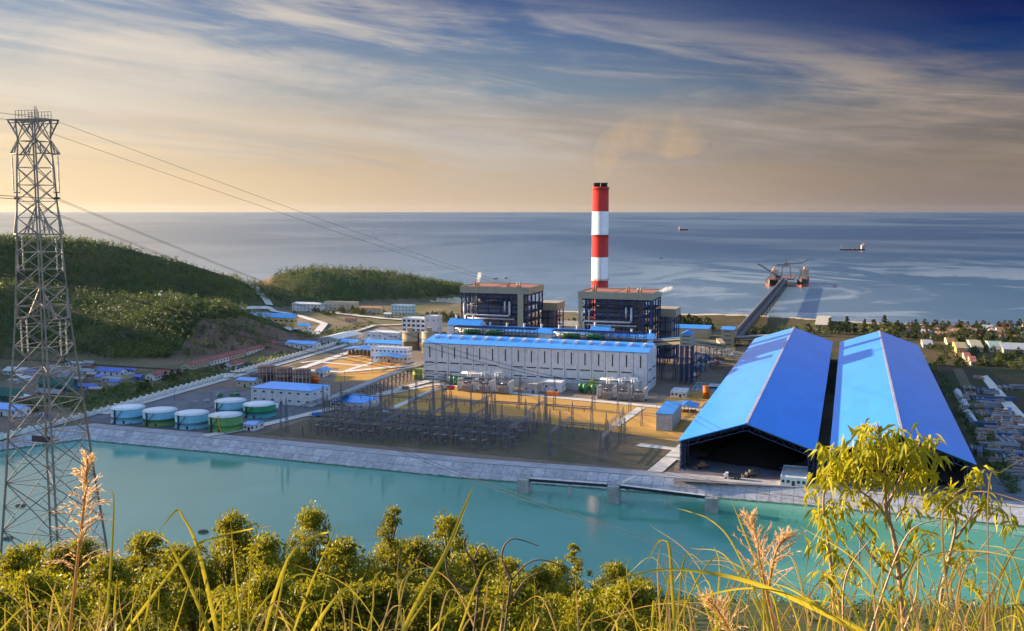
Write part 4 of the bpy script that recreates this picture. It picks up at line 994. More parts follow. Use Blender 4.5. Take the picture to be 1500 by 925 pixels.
for k in range(2):
    a, b = ends[k][0], ends[k+1][1]; d = (b-a).normalized(); n = Vector((-d.y, d.x, 0))*.9
    z = Vector((0, 0, .5)); obj('deck', MB().hexa([a-n, b-n, b+n, a+n, a-n+z, b-n+z, b+n+z, a+n+z]), M('deck_pale', (.72, .66, .62), .8), t)
    z2 = Vector((0, 0, -.5)); obj('girder', MB().bar(a-n*.95+z2*.5, b-n*.95+z2*.5, .3, h=1.2).bar(a+n*.9+z2*.5, b+n*.9+z2*.5, .3, h=1.2), M('girder_dark', (.03, .032, .05), .6), t)
    for f in ((.52,) if k == 0 else (.08, .55)):
        p = a.lerp(b, f); obj('column', MB().tube([(p.x, p.y, p.z-.45), (p.x, p.y, -7)], .5, 10), concrete, t)
a = G(905, 722, -2)-t0; a.z = ends[1][0].z-.3; b = G(931, 699, 0.8)-t0
n = U*1.2; obj('access_ramp', MB().hexa([a-n, a+n, b+n, b-n, a-n+Vector((0, 0, .4)), a+n+Vector((0, 0, .4)), b+n+Vector((0, 0, .4)), b-n+Vector((0, 0, .4))]), palecon, t)
# ---------------------------------------------------------------- pier and ships
pa = G(1084, 487, 6); pb = G(1150, 409, 6); d = pb-pa; L = d.length
t = thing('jetty', 'long coal jetty on piles running out into the sea', 'jetty', (pa.x, pa.y, 0), math.atan2(d.y, d.x)); W = 10
obj('deck', MB().box(-60, -W/2, 4.6, L, W/2, 6), M('jetty_deck', (.15, .12, .12), .8, var=.2), t)
obj('conveyor_cover', MB().prism([(-60, .6, 6), (-60, 4.2, 6), (-60, 4.2, 8.4), (-60, 2.4, 9.3), (-60, .6, 8.4)], (L+40, 0, 0)), M('gallery_dark', (.11, .085, .09), .6), t)
obj('railing', MB().box(-60, -W/2, 6, L, -W/2+.3, 7.2).box(-60, W/2-.3, 6, L, W/2, 7.2), darksteel, t)
obj('roadway', MB().box(-60, -W/2+1, 6.0, L, .4, 6.12), M('jetty_road', (.15, .115, .11), .8), t)
for k in range(30):
    x = L*k/30+4; mb = MB()
    for y in (-4.2, 0, 4.2): mb.tube([(x, y, -14), (x, y, 4.6)], .6, 8)
    mb.box(x-.8, -4.8, 3.6, x+.8, 4.8, 4.6); obj('pile_bent', mb, darksteel, t)
obj('pier_head', MB().box(L, -14, 4.2, L+120, 14, 6.4), M('jetty_deck', (.24, .2, .19)), t)
jr = math.atan2(d.y, d.x); jd = d.normalized(); jn = Vector((-jd.y, jd.x, 0))
t = thing('ship_loader', 'pale unloading crane with long boom on the jetty head', 'crane', Vector((pb.x, pb.y, 6.4))+jd*30, jr)
mb = MB()
for x in (-6, 6):
    for y in (-8, 8): mb.bar((x, y, 0), (x*.6, y*.7, 20), .9)
    mb.bar((x*.6, -5.6, 20), (x*.6, 5.6, 20), .9)
obj('portal', mb, M('loader_paint', (.24, .2, .18), .6), t); obj('boom', MB().bar((0, 16, 21), (0, -26, 25), 2.0).bar((0, -26, 25), (0, -34, 30), 1.6).bar((0, 0, 22), (0, 0, 32), .9).bar((0, 0, 32), (0, -24, 26), .4).bar((0, 0, 32), (0, 14, 22), .4), M('loader_paint', (.24, .2, .18), .6), t); obj('cab', MB().box(-3, -3, 20.5, 3, 3, 25), M('loader_paint', (.24, .2, .18), .6), t)
t = thing('belt_conveyor', 'dark raised belt boom slanting up left of the jetty head', 'conveyor', Vector((pb.x, pb.y, 6.4))+jd*10+jn*12, jr)
obj('boom', MB().bar((0, 0, 3), (4, 34, 23), 1.2).bar((0, -4, 3), (4, 30, 23), .5).bar((6, 0, 3), (10, 34, 23), .8), darksteel, t); obj('base', MB().box(-3, -4, 0, 9, 4, 4), darksteel, t)
def ship(loc, rz, Ls, B, label, cranes=True, hb_=9):
    t = thing('cargo_ship', label, 'ship', loc, rz)
    st_ = [(-.5, .7, 1.0), (-.42, 1, 1), (.3, 1, 1), (.42, .7, 1.08), (.48, .32, 1.2), (.5, .05, 1.3)]
    mb = MB(); hm = hb_
    for (a, wa, ha), (b, wb, hb2) in zip(st_[:-1], st_[1:]):
        for z0, z1, m in ((-.3, .38, 0), (.38, 1, 1)):
            za0, za1 = (z0 if z0 < 0 else z0)*hm, z1*hm*(ha if z1 == 1 else 1); zb1 = z1*hm*(hb2 if z1 == 1 else 1)
            k0, k1 = (.86, 1.0) if m == 0 else (1, 1)
            for s in (-1, 1):
                q = [(a*Ls, s*wa*B/2*k0, z0*hm), (b*Ls, s*wb*B/2*k0, z0*hm), (b*Ls, s*wb*B/2*k1, zb1), (a*Ls, s*wa*B/2*k1, za1)]
                mb.face(q if s < 0 else q[::-1], m)
        mb.face([(a*Ls, -wa*B/2, hm*ha-.4), (b*Ls, -wb*B/2, hm*hb2-.4), (b*Ls, wb*B/2, hm*hb2-.4), (a*Ls, wa*B/2, hm*ha-.4)], 2)
    mb.face([(-.5*Ls, -.35*B*.86, -.3*hm), (-.5*Ls, -.35*B, hm), (-.5*Ls, .35*B, hm), (-.5*Ls, .35*B*.86, -.3*hm)], 1)
    obj('hull', mb, [hullred, hullblack, rust], t)
    obj('bridge_house', MB().box(-.46*Ls, -B*.42, hm-.4, -.36*Ls, B*.42, hm+10).box(-.45*Ls, -B*.5, hm+10, -.37*Ls, B*.5, hm+13), M('ship_white', (.4, .34, .29), .5), t)
    obj('funnel', MB().tube([(-.47*Ls, 0, hm+4), (-.47*Ls, 0, hm+17)], 1.8, 12), orangepaint, t)
    for k in range(4): obj('hatch', MB().box((-.3+k*.17)*Ls, -B*.3, hm-.4, (-.18+k*.17)*Ls, B*.3, hm+1.2), rust, t)
    if cranes:
        for k in range(3):
            x = (-.24+k*.2)*Ls; obj('deck_crane', MB().bar((x, 0, hm), (x, 0, hm+14), 1.6).bar((x, 0, hm+12), (x+12, 3, hm+19), .8).bar((x, 0, hm+14), (x+12, 3, hm+19), .25), cream, t)
    obj('mast', MB().bar((.44*Ls, 0, hm), (.44*Ls, 0, hm+13), .5).bar((-.4*Ls, 0, hm+13), (-.4*Ls, 0, hm+20), .5), whitero, t)
ship(Vector((pb.x, pb.y, SEA))+jd*50+jn*24, jr+math.pi, 110, 17, 'cargo ship with red hull moored left of the jetty head')
ship(Vector((pb.x, pb.y, SEA))+jd*45-jn*27, jr+math.pi, 105, 17, 'dark cargo ship with slanting cranes moored right of the jetty head', hb_=11)
q = G(1248, 367, SEA); ship(Vector((q.x, q.y, SEA)), math.pi, 78, 12, 'long dark freighter with white stern bridge far out on the right', False, 4)
q = G(1001, 338, SEA); ship(Vector((q.x, q.y, SEA)), .3, 60, 12, 'pale coaster on the horizon right of the chimney', False, 8)
for i, (px, row) in enumerate(((1223, 420), (968, 379), (741, 408), (726, 409))):
    t = thing('fishing_boat', 'tiny fishing boat on the sea %s' % ('below the far freighter', 'between chimney and coaster', 'above the left boiler', 'at the left boiler edge')[i], 'boat', G(px, row, SEA), random.uniform(0, 3))
    obj('hull', MB().hexa([(-4, -.8, -.4), (3, -.8, -.4), (3, .8, -.4), (-4, .8, -.4), (-4.5, -1.2, 1.2), (4.5, -.3, 1.7), (4.5, .3, 1.7), (-4.5, 1.2, 1.2)]), hullred, t); obj('wheelhouse', MB().box(-3, -.8, 1.1, -.5, .8, 3), cream, t)
# ---------------------------------------------------------------- perimeter wall
pts = [G(-40, 655), G(128, 611), G(470, 512), G(530, 494)]
t = thing('perimeter_wall', 'white perimeter wall with short piers running beside the plant road', 'wall', pts[0], 0)
mb = MB(); pm = MB()
for a, b in zip(pts[:-1], pts[1:]):
    n = int((b-a).length/6); w = (b-a).normalized().cross(Vector((0, 0, 1)))*.2
    a0, b0 = a-pts[0], b-pts[0]; z = Vector((0, 0, 2.6))
    mb.hexa([a0-w, b0-w, b0+w, a0+w, a0-w+z, b0-w+z, b0+w+z, a0+w+z])
    for k in range(n):
        p = a0.lerp(b0, k/n); pm.box(p.x-.6, p.y-.6, 0, p.x+.6, p.y+.6, 3.4)
obj('wall_run', mb, whitepaint, t); tag(obj('wall_piers', pm, whitepaint, t), kind='stuff')
# ---------------------------------------------------------------- red roofed row houses and village
for i, (px, row, L, D) in enumerate(((213, 557, 8, 18), (266, 542, 8, 22), (296, 535, 8, 24), (322, 528, 8, 24), (350, 521, 8, 26), (380, 514, 8, 22), (328, 541, 7, 16))):
    A = G(px, row); t = thing('row_house', 'red roofed row house beside the perimeter wall, %s counting from the village' % ('first', 'second', 'third', 'fifth', 'sixth', 'seventh', 'fourth')[i], 'house', A, UA, 'red roofed row houses')
    shell(t, L, D, 3.6, cream if i % 2 else white, redro, 'gv', 2.0)
    for k in range(6): window(t, L, D*(k+.5)/6, 1.9, 1.4, 1.2, 'y')
    window(t, L*.3, 0, 1.9, 1.3, 1.2); obj('door', MB().box(L*.55, -.06, 0, L*.55+1, .02, 2.1), darksteel, t)
vill = [('white tarpaulin tents at the far left edge of the village', 'tent', 4, 549, 32, 543, 14, tarp, tarp, 'gu', 2), ('bright blue roofed shed, largest in the village', 'shed', 141, 549, 176, 543, 186, white, villblue, 'gu', 2),
        ('small blue roofed shed right of the largest blue shed', 'shed', 178, 546, 196, 541, 200, greywall, villblue, 'gu', 1.2), ('dark green roofed hangar behind the pylon', 'hangar', 57, 571, 106, 561, 112, greenro, greenro, 'gu', 4), ('dark green roofed hangar at the left photo edge', 'hangar', -30, 585, 26, 576, 34, greenro, greenro, 'gu', 4),
        ('long pale blue roofed barrack at the left edge', 'barrack', -40, 606, 28, 596, 46, white, bluero, 'gu', 2.5), ('blue roofed shed right of the pylon legs', 'shed', 112, 571, 140, 566, 146, greywall, villblue, 'gu', 1.6), ('grey tin roofed shed beyond the shrubs', 'shed', 149, 560, 174, 557, 180, greywall, greyro, 'mono', 1),
        ('small blue hut next to the first red house', 'hut', 196, 557, 206, 552, 209, villblue, villblue, 'gu', 1), ('brownish tin roofed shed between pylon legs', 'shed', 52, 580, 88, 574, 94, rust, greyro, 'gu', 2), ('grey roofed shed left of the blue shed', 'shed', 106, 548, 136, 544, 142, greywall, greyro, 'gu', 1.6),
        ('teal sheet hut on the bare slope under the mast', 'hut', 238, 496, 251, 490, 253, teal, teal, 'mono', .5), ('pale hut at the foot of the taller mast', 'hut', 255, 489, 270, 485, 273, concrete, palecon, 'flat', .3), ('low white hut at the village back row', 'hut', 96, 537, 118, 533, 122, white, whitero, 'gu', 1), ('brown hut at the village back row', 'hut', 122, 536, 136, 532, 140, rust, greyro, 'gu', 1), ('tiny blue cabin by the reservoir corner', 'cabin', 55, 613, 64, 608, 67, villblue, whitero, 'flat', .3)]
for lab, cat, xl, yb, xr, yt, dp, w_, r_, ty, rh in vill:
    if cat == 'hut' and yb < 500:
        A = P(xl, yb, 905); A.z = hz(A.x, A.y); t = thing('hut', lab, cat, A); shell(t, 9, 5, 3, w_, r_, ty, rh); window(t, 3, 0, 1.8, 1.2, 1)
    else: bld('village_'+cat, lab, cat, xl, yb, xr, yt, dp, w_, r_, ty, rh, 1, 4, minh=2.6)
vl = [(x0, y0) for x0, y0 in ((20, 556), (36, 560), (44, 552), (80, 546), (92, 553), (120, 541), (108, 560), (126, 553), (138, 557), (186, 556), (168, 567), (130, 575), (98, 566), (30, 590), (12, 562), (66, 544))]
for i, (px, row) in enumerate(vl):
    A = G(px, row); t = thing('village_shed', 'small tin shed or stall among the village yards', 'shed', A, UA+random.choice((0, 1.57))+random.uniform(-.2, .2), 'small village sheds')
    shell(t, random.uniform(5, 10), random.uniform(4, 6), random.uniform(2.2, 3), random.choice((greywall, rust, cream)), random.choice((greyro, greyro, villblue, rust, whitero)), random.choice(('mono', 'gu')), .9)
for px, row, rt, lab in ((236, 486, 434, 'slim mast with a white top on the wooded hill'), (262, 486, 440, 'taller bare antenna mast on the wooded hill')):
    A = P(px, row, 915); A.z = hz(A.x, A.y)-.5; h = ZT(A, rt)-A.z; t = thing('antenna_mast', lab, 'mast', A, UA)
    obj('lattice', MB().lattice(0, 0, 0, h, 1.1, .6, .14, 14), steel, t)
    obj('antenna', MB().tube([(0, 0, h), (0, 0, h+2.4)], .9 if px == 236 else .2, 10), whitepaint if px == 236 else steel, t)
# coastal village on the right
house_protos = []
for k, (w_, r_, L, D) in enumerate(((cream, orangero, 9, 7), (white, orangero, 12, 7), (yellowwall, redro, 10, 8), (greywall, greyro, 9, 6))):
    t = thing('village_house', '', 'house', (0, 0, 0)); shell(t, L, D, 3.2, w_, r_, 'gu', 2.2); window(t, L*.25, 0, 1.8, 1.4, 1.2); obj('door', MB().box(L*.55, -.06, 0, L*.55+1.1, .02, 2.2), darksteel, t); house_protos.append(t)
hl = ('small cream house with orange tiled roof in the shore village', 'white house with orange tiled roof in the shore village', 'yellow house with red roof in the shore village', 'grey tin roofed house in the shore village')
cnt = [0]*4
for i in range(80):
    px = random.uniform(1330, 1520); row = random.uniform(479, 498)
    if px < 1360 and row > 490: continue
    k = random.choice((0, 0, 3, 1, 3, 2, 3)); p = G(px, row); p.z = max(0, hz(p.x, p.y)-.1)
    rz = UA+random.choice((0, math.pi/2))+random.uniform(-.3, .3)
    if cnt[k] == 0: o = house_protos[k]; o.location = p; o.rotation_euler = (0, 0, rz); o['label'] = hl[k]; o['group'] = 'shore village houses'
    else: dup(house_protos[k], p, rz, hl[k], 'shore village houses', random.uniform(.5, .8))
    cnt[k] += 1
for lab, xl, yb, xr, yt, dp, w_, r_ in (('yellow walled hall with pale roof, largest near the shed corner', 1401, 523, 1416, 510, 1424, M('ochre_wall', (.4, .3, .14), .7), M('sand_roof', (.3, .24, .13), .7)), ('long tan roofed hall behind the yellow hall', 1424, 516, 1440, 509, 1452, cream, tan), ('pale green roofed hall right of the tan hall', 1450, 516, 1470, 508, 1480, white, M('pale_green_roof', (.25, .34, .3), .6)),
        ('red roofed house in the front, left one', 1414, 530, 1422, 525, 1428, cream, redro), ('red roofed house in front, nearest the depot yard', 1422, 536, 1430, 530, 1436, cream, redro), ('blue grey gabled house beside the yellow hall', 1412, 522, 1422, 513, 1428, white, greyro), ('long pale wall shed at the right edge', 1470, 520, 1515, 512, 1530, tan, greyro), ('grey roofed shed right of the coal shed end', 1352, 510, 1366, 505, 1370, cream, greyro), ('orange roofed hall beside the beach', 1388, 508, 1402, 502, 1408, cream, orangero), ('tan low shed on the beach left of tall trees', 1194, 482, 1214, 476, 1218, tan, cream)):
    bld('village_hall', lab, 'house', xl, yb, xr, yt, dp, w_, r_, 'gu', 2.4, 1, 4, minh=3)
# depot yard stacks
def stackmesh(k):
    mb = MB()
    if k == 0:
        for i in range(5): mb.box(0, i*1.6, 0, 9, i*1.6+1.2, 1.6+.3*(i % 3), i % 2)
    elif k == 1:
        for r in range(3):
            for i in range(6-r): mb.tube([(0, .5+i+r*.5, .5+r*.85), (12, .5+i+r*.5, .5+r*.85)], .48, 8)
    elif k == 2: mb.box(0, 0, 0, 7, 5, 1.2, 0).box(.4, .3, 1.2, 6, 4.5, 2.2, 1).box(1, 1, 2.2, 5, 3.5, 2.8, 0)
    else: mb.box(0, 0, 0, 12, 2.5, 2.6, 0).box(-.08, -.08, 0, .1, 2.58, 2.68, 1).box(11.9, -.08, 0, 12.08, 2.58, 2.68, 1)
    return mb
smats = [(M('dull_panel', (.2, .215, .245), .7), M('dark_panel', (.1, .105, .12), .7)), (steel, steel), (rust, greyro), (M('dull_blue', (.04, .08, .2), .6), steel)]
snames = ('panel_stack', 'pipe_stack', 'pallet_stack', 'container'); slab = ('stack of pale building panels in the depot yard', 'stack of steel pipes in the depot yard', 'heap of pallets and crates in the depot yard', 'blue container in the depot yard')
sm_ = [mkmesh(snames[k], stackmesh(k), list(smats[k])) for k in range(4)]
for i in range(110):
    row = random.uniform(556, 700); lo = 1400+(row-556)*.33; hi = 1441+(row-556)*.62 if i % 3 else 1500
    px = random.uniform(lo, max(lo+5, hi))
    rx = 1441+(row-551)*.83
    if abs(px-rx) < 11: continue
    k = random.choice((0, 0, 1, 2, 2, 3))
    o = tag(obj(snames[k], sm_[k], None), slab[k], ('panels', 'pipes', 'pallets', 'container')[k], 'stacks in the depot yard'); o.location = G(px, row); o.rotation_euler = (0, 0, UA+random.choice((0, 0, math.pi/2))+random.uniform(-.1, .1))
for i, (a, b, lab) in enumerate((((1396, 574), (1410, 598), 'longer white tarpaulin covered windrow along the yard fence'), ((1411, 605), (1421, 622), 'shorter white tarpaulin covered windrow along the yard fence'))):
    p, q = G(*a), G(*b); d = q-p; o = tag(obj('covered_pile', MB().prism([(0, 0, 0), (0, 5, 0), (0, 4, 1.8), (0, 2.5, 2.4), (0, 1, 1.8)], (d.length, 0, 0)), tarp), lab, 'pile'); o.location = p; o.rotation_euler = (0, 0, math.atan2(d.y, d.x))
# ---------------------------------------------------------------- vehicles
def car(loc, rz, m, label):
    t = thing('parked_car', label, 'car', loc, rz)
    obj('body', MB().box(0, 0, .4, 4.4, 1.8, 1.0), m, t); obj('cabin', MB().hexa([(.8, .1, 1), (3.6, .1, 1), (3.6, 1.7, 1), (.8, 1.7, 1), (1.3, .2, 1.55), (3.2, .2, 1.55), (3.2, 1.6, 1.55), (1.3, 1.6, 1.55)]), glass, t)
    for x in (.9, 3.5):
        for y in (-.05, 1.6): obj('wheel', MB().tube([(x, y, .35), (x, y+.25, .35)], .35, 10), hullblack, t)
car(G(938, 588), .2, hullblack, 'dark car parked at the right end of the transformer road'); car(G(1432, 600), UA+1.2, whitepaint, 'pale car on the depot yard road')
def truck(loc, rz, m, label):
    t = thing('truck', label, 'truck', loc, rz)
    obj('cab', MB().box(0, 0, .7, 1.9, 2.3, 2.0).hexa([(0.25, .05, 2), (1.9, .05, 2), (1.9, 2.25, 2), (.25, 2.25, 2), (.6, .15, 2.9), (1.9, .15, 2.9), (1.9, 2.15, 2.9), (.6, 2.15, 2.9)]), whitepaint, t)
    obj('load_bed', MB().box(2.1, 0, 1.0, 7.5, 2.4, 1.2).box(2.1, 0, 1.2, 2.3, 2.4, 2.6).box(7.3, 0, 1.2, 7.5, 2.4, 2.4).box(2.3, 0, 1.2, 7.3, .15, 2.4).box(2.3, 2.25, 1.2, 7.3, 2.4, 2.4), m, t)
    for x in (1, 5, 6.4):
        for y in (-.05, 2.05): obj('wheel', MB().tube([(x, y, .5), (x, y+.35, .5)], .5, 12), hullblack, t)
for px, row, rz, m_, lab in ((650, 571, .1, redpaint, 'truck with red bed on the road before the left transformer bank'), (585, 573, .9, rust, 'truck with rusty bed near the pipe bridge'), (452, 612, .6, bluero, 'blue bed truck between relay building and tanks'), (1020, 553, 1.3, orangepaint, 'orange bed truck among machinery under the conveyor'), (1475, 606, 1.1, bluero, 'blue bed truck on the depot yard road'), (330, 556, 1.2, whitepaint, 'white bed truck near the perimeter wall'), (1060, 702, 0, darksteel, 'dark bed truck passing the coal shed mouth')):
    truck(G(px, row), UA+rz, m_, lab)
# street lamps along the roads
lp = MB().tube([(0, 0, 0), (0, 0, 8), (0, -1.6, 8.6)], [.12, .09, .06], 6)
lpm = mkmesh('pole', lp, steel); lhm = mkmesh('lamp_head', MB().box(-.2, -2.2, 8.5, .2, -1.5, 8.7), whitero)
for i, (px, row, lab) in enumerate(((404, 649, 'at the bank road left'), (1003, 598, 'by the gatehouse lawn'), (1021, 590, 'between gatehouse and orange tank'), (962, 600, 'beside the pale pump house'), (505, 560, 'near the pipe bridge'), (545, 548, 'near the pipe bridge top'), (310, 588, 'behind the rear blue tank'), (256, 588, 'by the perimeter wall'))):
    t = thing('street_lamp', 'slim street lamp '+lab, 'lamp', G(px, row), UA, 'plant street lamps'); obj('pole', lpm, None, t); obj('lamp_head', lhm, None, t)
# ---------------------------------------------------------------- pylon
PY = 175.0; PB = P(81, 828, PY); PB.z = hz(PB.x, PY)-.3; mpp = (PY*ct+20)/F
t = thing('transmission_pylon', 'tall steel lattice pylon with three pairs of short cross arms', 'pylon', PB, math.radians(-16))
def zr(r): return ZT(PB, r)-PB.z
wr = [(840, 6.45), (700, 5.1), (600, 4.3), (520, 3.55), (465, 3.1), (400, 2.75), (343, 2.45), (290, 2.2), (228, 2.0), (203, 1.75), (176, 2.0)]
zs = [(0, 6.5)]+[(zr(r), w) for r, w in wr[1:]]
def hw(z): return float(np.interp(z, [a for a, _ in zs], [b for _, b in zs]))
ztop = zr(176)
lv = [0, 9.5, 18, 25.5, 32, 37.5, 42, 45.6, 49, 52.2, 55.4, 58.4, 61.4, 64.4, 67.2, 70, 73, ztop*.955, ztop]
lv = [z for z in lv if z <= ztop]
sg = ((-1, -1), (1, -1), (1, 1), (-1, 1))
for s in sg:
    mb = MB()
    for a, b in zip(lv[:-1], lv[1:]): mb.bar((s[0]*hw(a), s[1]*hw(a), a), (s[0]*hw(b), s[1]*hw(b), b), .28 if a < 40 else .2)
    obj('leg', mb, pylonsteel, t)
for f in range(4):
    mb = MB(); s0, s1 = sg[f], sg[(f+1) % 4]
    for i, (a, b) in enumerate(zip(lv[:-1], lv[1:])):
        pa_ = Vector((s0[0]*hw(a), s0[1]*hw(a), a)); pb_ = Vector((s1[0]*hw(a), s1[1]*hw(a), a)); pc_ = Vector((s0[0]*hw(b), s0[1]*hw(b), b)); pd_ = Vector((s1[0]*hw(b), s1[1]*hw(b), b))
        w = .145 if a < 40 else .11
        mb.bar(pa_, pd_, w); mb.bar(pb_, pc_, w); mb.bar(pc_, pd_, w*.9)
        if a < 32:
            x = (pa_+pd_+pb_+pc_)/4
            for q0, q1 in ((pa_, pc_), (pb_, pd_)):
                mq = (q0+q1)/2; mb.bar(mq, (q0+x)/2, .09); mb.bar(mq, (q1+x)/2, .09); mb.bar(mq, x, .09)
    obj('bracing', mb, pylonsteel, t)
for z in lv[2::3]:
    w = hw(z); obj('diaphragm', MB().bar((-w, -w, z), (w, w, z), .12).bar((w, -w, z), (-w, w, z), .12), pylonsteel, t)
for k, (zl, zu) in enumerate(((zr(466), zr(425)), (zr(343), zr(302)), (zr(226), zr(203)))):
    for s in (-1, 1):
        mb = MB(); xe = 4.15*s; wl, wu = hw(zl), hw(zu)
        for y in (-1, 1):
            tip = (xe, y*1.2, zl); mb.bar((s*wu, y*wu, zu), tip, .2); mb.bar((s*wl, y*wl, zl), tip, .2)
            for f in (.35, .7):
                a = Vector((s*wu, y*wu, zu)).lerp(Vector(tip), f); b = Vector((s*wl, y*wl, zl)).lerp(Vector(tip), f); mb.bar(a, b, .12); mb.bar(b, Vector((s*wu, y*wu, zu)).lerp(Vector(tip), f-.35), .12)
        mb.bar((xe, -1.2, zl), (xe, 1.2, zl), .2); mb.bar((xe, -1.2, zl), (s*wl, wl, zl), .12); mb.bar((xe, 1.2, zl), (s*wl, -wl, zl), .12)
        obj('cross_arm', mb, pylonsteel, t)
        for y in (-.7, .7):
            zz = zl-6.6
            mb = MB().tube([(xe, y, zl), (xe, y, zl-.6)], .04, 6)
            for q in range(22): mb.tube([(xe, y, zl-.6-q*.26), (xe, y, zl-.6-q*.26-.2)], [.17, .06], 8)
            mb.tube([(xe, y, zz+.4), (xe, y, zz-.2)], .05, 6)
            obj('insulator_string', mb, M('glass_insulator', (.45, .45, .44), .3), t)
        obj('yoke_plate', MB().bar((xe, -.7, zl-6.6), (xe, .7, zl-6.6), .16).bar((xe, 0, zl-6.6), (xe, 0, zl-7.6), .14).tube([(xe, -.6, zl-7.6), (xe, .6, zl-7.6)], .2, 8), darksteel, t)
mb = MB(); zt = ztop
for s in (-1, 1):
    for y in (-1, 1):
        mb.bar((s*1.75, y*1.75, zr(203)), (s*3.9, y*1.6, zt), .2); mb.bar((s*2.7, y*1.65, zr(190)), (s*1.8, y*1.7, zt), .13)
        mb.bar((s*1.75, y*1.75, zr(203)), (s*.2, y*1.7, zt), .13)
for y in (-1.6, 1.6): mb.bar((-3.9, y, zt), (3.9, y, zt), .24); mb.bar((-3.9, y, zt-.55), (3.9, y, zt-.55), .14)
for k in range(9): x = -3.9+7.8*k/8; mb.bar((x, -1.6, zt), (x, 1.6, zt), .13)
obj('top_bridge', mb, pylonsteel, t)
mb = MB()
for y in (-1.6, 1.6):
    for k in range(8): x = -2.2+4.6*k/7; mb.bar((x, y, zt), (x, y, zt+1.5), .07)
    mb.bar((-2.2, y, zt+1.5), (2.4, y, zt+1.5), .07); mb.bar((-2.2, y, zt+.8), (2.4, y, zt+.8), .06)
mb.bar((.5, 0, zt), (.5, 0, zt+2.4), .09); mb.bar((.8, 0, zt), (.8, 0, zt+2.2), .07)
obj('top_railing', mb, pylonsteel, t)
obj('platform', MB().box(-.2, -3.9, zr(640), 3.6, -1.6, zr(640)+.15).box(-.2, -3.9, zr(640), 3.6, -3.8, zr(640)+1.1), M('platform_dark', (.08, .08, .1), .7), t)
def LP(x, y, z):
    v = Matrix.Rotation(math.radians(-16), 4, 'Z') @ Vector((x, y, 0)); return PB+Vector((v.x, v.y, z))
# ---------------------------------------------------------------- overhead wires
def wire(a, b, sag, label, r=.055, n=36, group=None):
    a = Vector(a); b = Vector(b); pts = []
    for k in range(n+1):
        f = k/n; p = a.lerp(b, f); p.z -= 4*sag*f*(1-f); pts.append(p-a)
    rr = [r*(.45+.9*(p+a-Vector((0, 0, H))).length/350) for p in pts]
    rr = [min(x, .085) for x in rr]
    o = tag(obj('overhead_wire', MB().tube(pts, rr, 5), cableblack), label, 'power line', group); o.location = a; return o
lz = [zr(466)-7.7, zr(343)-7.7, zr(226)-7.7]
endR = [G(640, 566)+Vector((0, 0, 17)), G(762, 594)+Vector((0, 0, 17)), G(900, 606)+Vector((0, 0, 17))]
nm = ('lowest', 'middle', 'upper')
for k in range(3):
    for s in (-1, 1):
        for y in (-.5, .5):
            wire(LP(4.15*s, y, lz[k]), endR[k]+U*(s*4+y*1.2)+V*(0), 5+k, 'wire from %s %s pylon arm to the switchyard, %s of its pair' % (nm[k], 'right' if s > 0 else 'left', 'nearer' if y < 0 else 'farther'), .036, group='conductors')
            q = LP(4.15*s, y, lz[k]); wire(q, q+Vector((-170, -75, 34+(2-k)*8)), 6, 'wire from %s %s pylon arm leaving left, %s of its pair' % (nm[k], 'right' if s > 0 else 'left', 'nearer' if y < 0 else 'farther'), .04, group='conductors')
for s in (-1, 1):
    e = LU(90, 150, 42) if s > 0 else LU(60, 150, 42)
    wire(LP(3.9*s, 0, ztop), P(800 if s > 0 else 792, 432, 760), 2, 'earth wire from the %s top corner of the pylon towards the boilers' % ('right' if s > 0 else 'left'), .034)
    q = LP(3.9*s, 0, ztop); wire(q, q+Vector((-170, -75, 38)), 5, 'earth wire from the %s top corner of the pylon leaving left' % ('right' if s > 0 else 'left'), .04)
for i, (g0, px1, row1, Y1) in enumerate((((470, 640), 1560, 975, 160), ((476, 640), 1560, 960, 160), ((700, 650), 1600, 800, 240), ((706, 650), 1600, 790, 240))):
    wire(G(*g0)+Vector((0, 0, 12.5)), P(px1, row1, Y1), 6, 'wire crossing above the reservoir, %s span and %s of its pair' % ('left' if i < 2 else 'right', 'lower' if i % 2 == 0 else 'upper'), .05, group='reservoir wires')
# ---------------------------------------------------------------- vegetation
def quads(cen, size, aspect=.42, flat=0.0, down=0.0):
    n = len(cen); d = rng.normal(size=(n, 3)); d[:, 2] = d[:, 2]*(1-flat)-down; d /= np.linalg.norm(d, axis=1)[:, None]+1e-9
    r = rng.normal(size=(n, 3)); s = np.cross(d, r); s /= np.linalg.norm(s, axis=1)[:, None]+1e-9
    sz = (size*rng.uniform(.65, 1.3, n))[:, None]
    v = np.stack([cen-d*sz*.5, cen+s*sz*aspect*.5, cen+d*sz*.5, cen-s*sz*aspect*.5], 1).reshape(-1, 3)
    return v, np.arange(n*4).reshape(n, 4)
def crownpts(clumps, per, rad):
    c = np.repeat(np.array([q[:3] for q in clumps]), per, 0); r = np.repeat(np.array([q[3] for q in clumps]), per)
    p = rng.normal(size=c.shape); p /= np.linalg.norm(p, axis=1)[:, None]; p *= (rng.random(len(c))**.55)[:, None]*r[:, None]*rad
    p[:, 2] *= .75
    return c+p
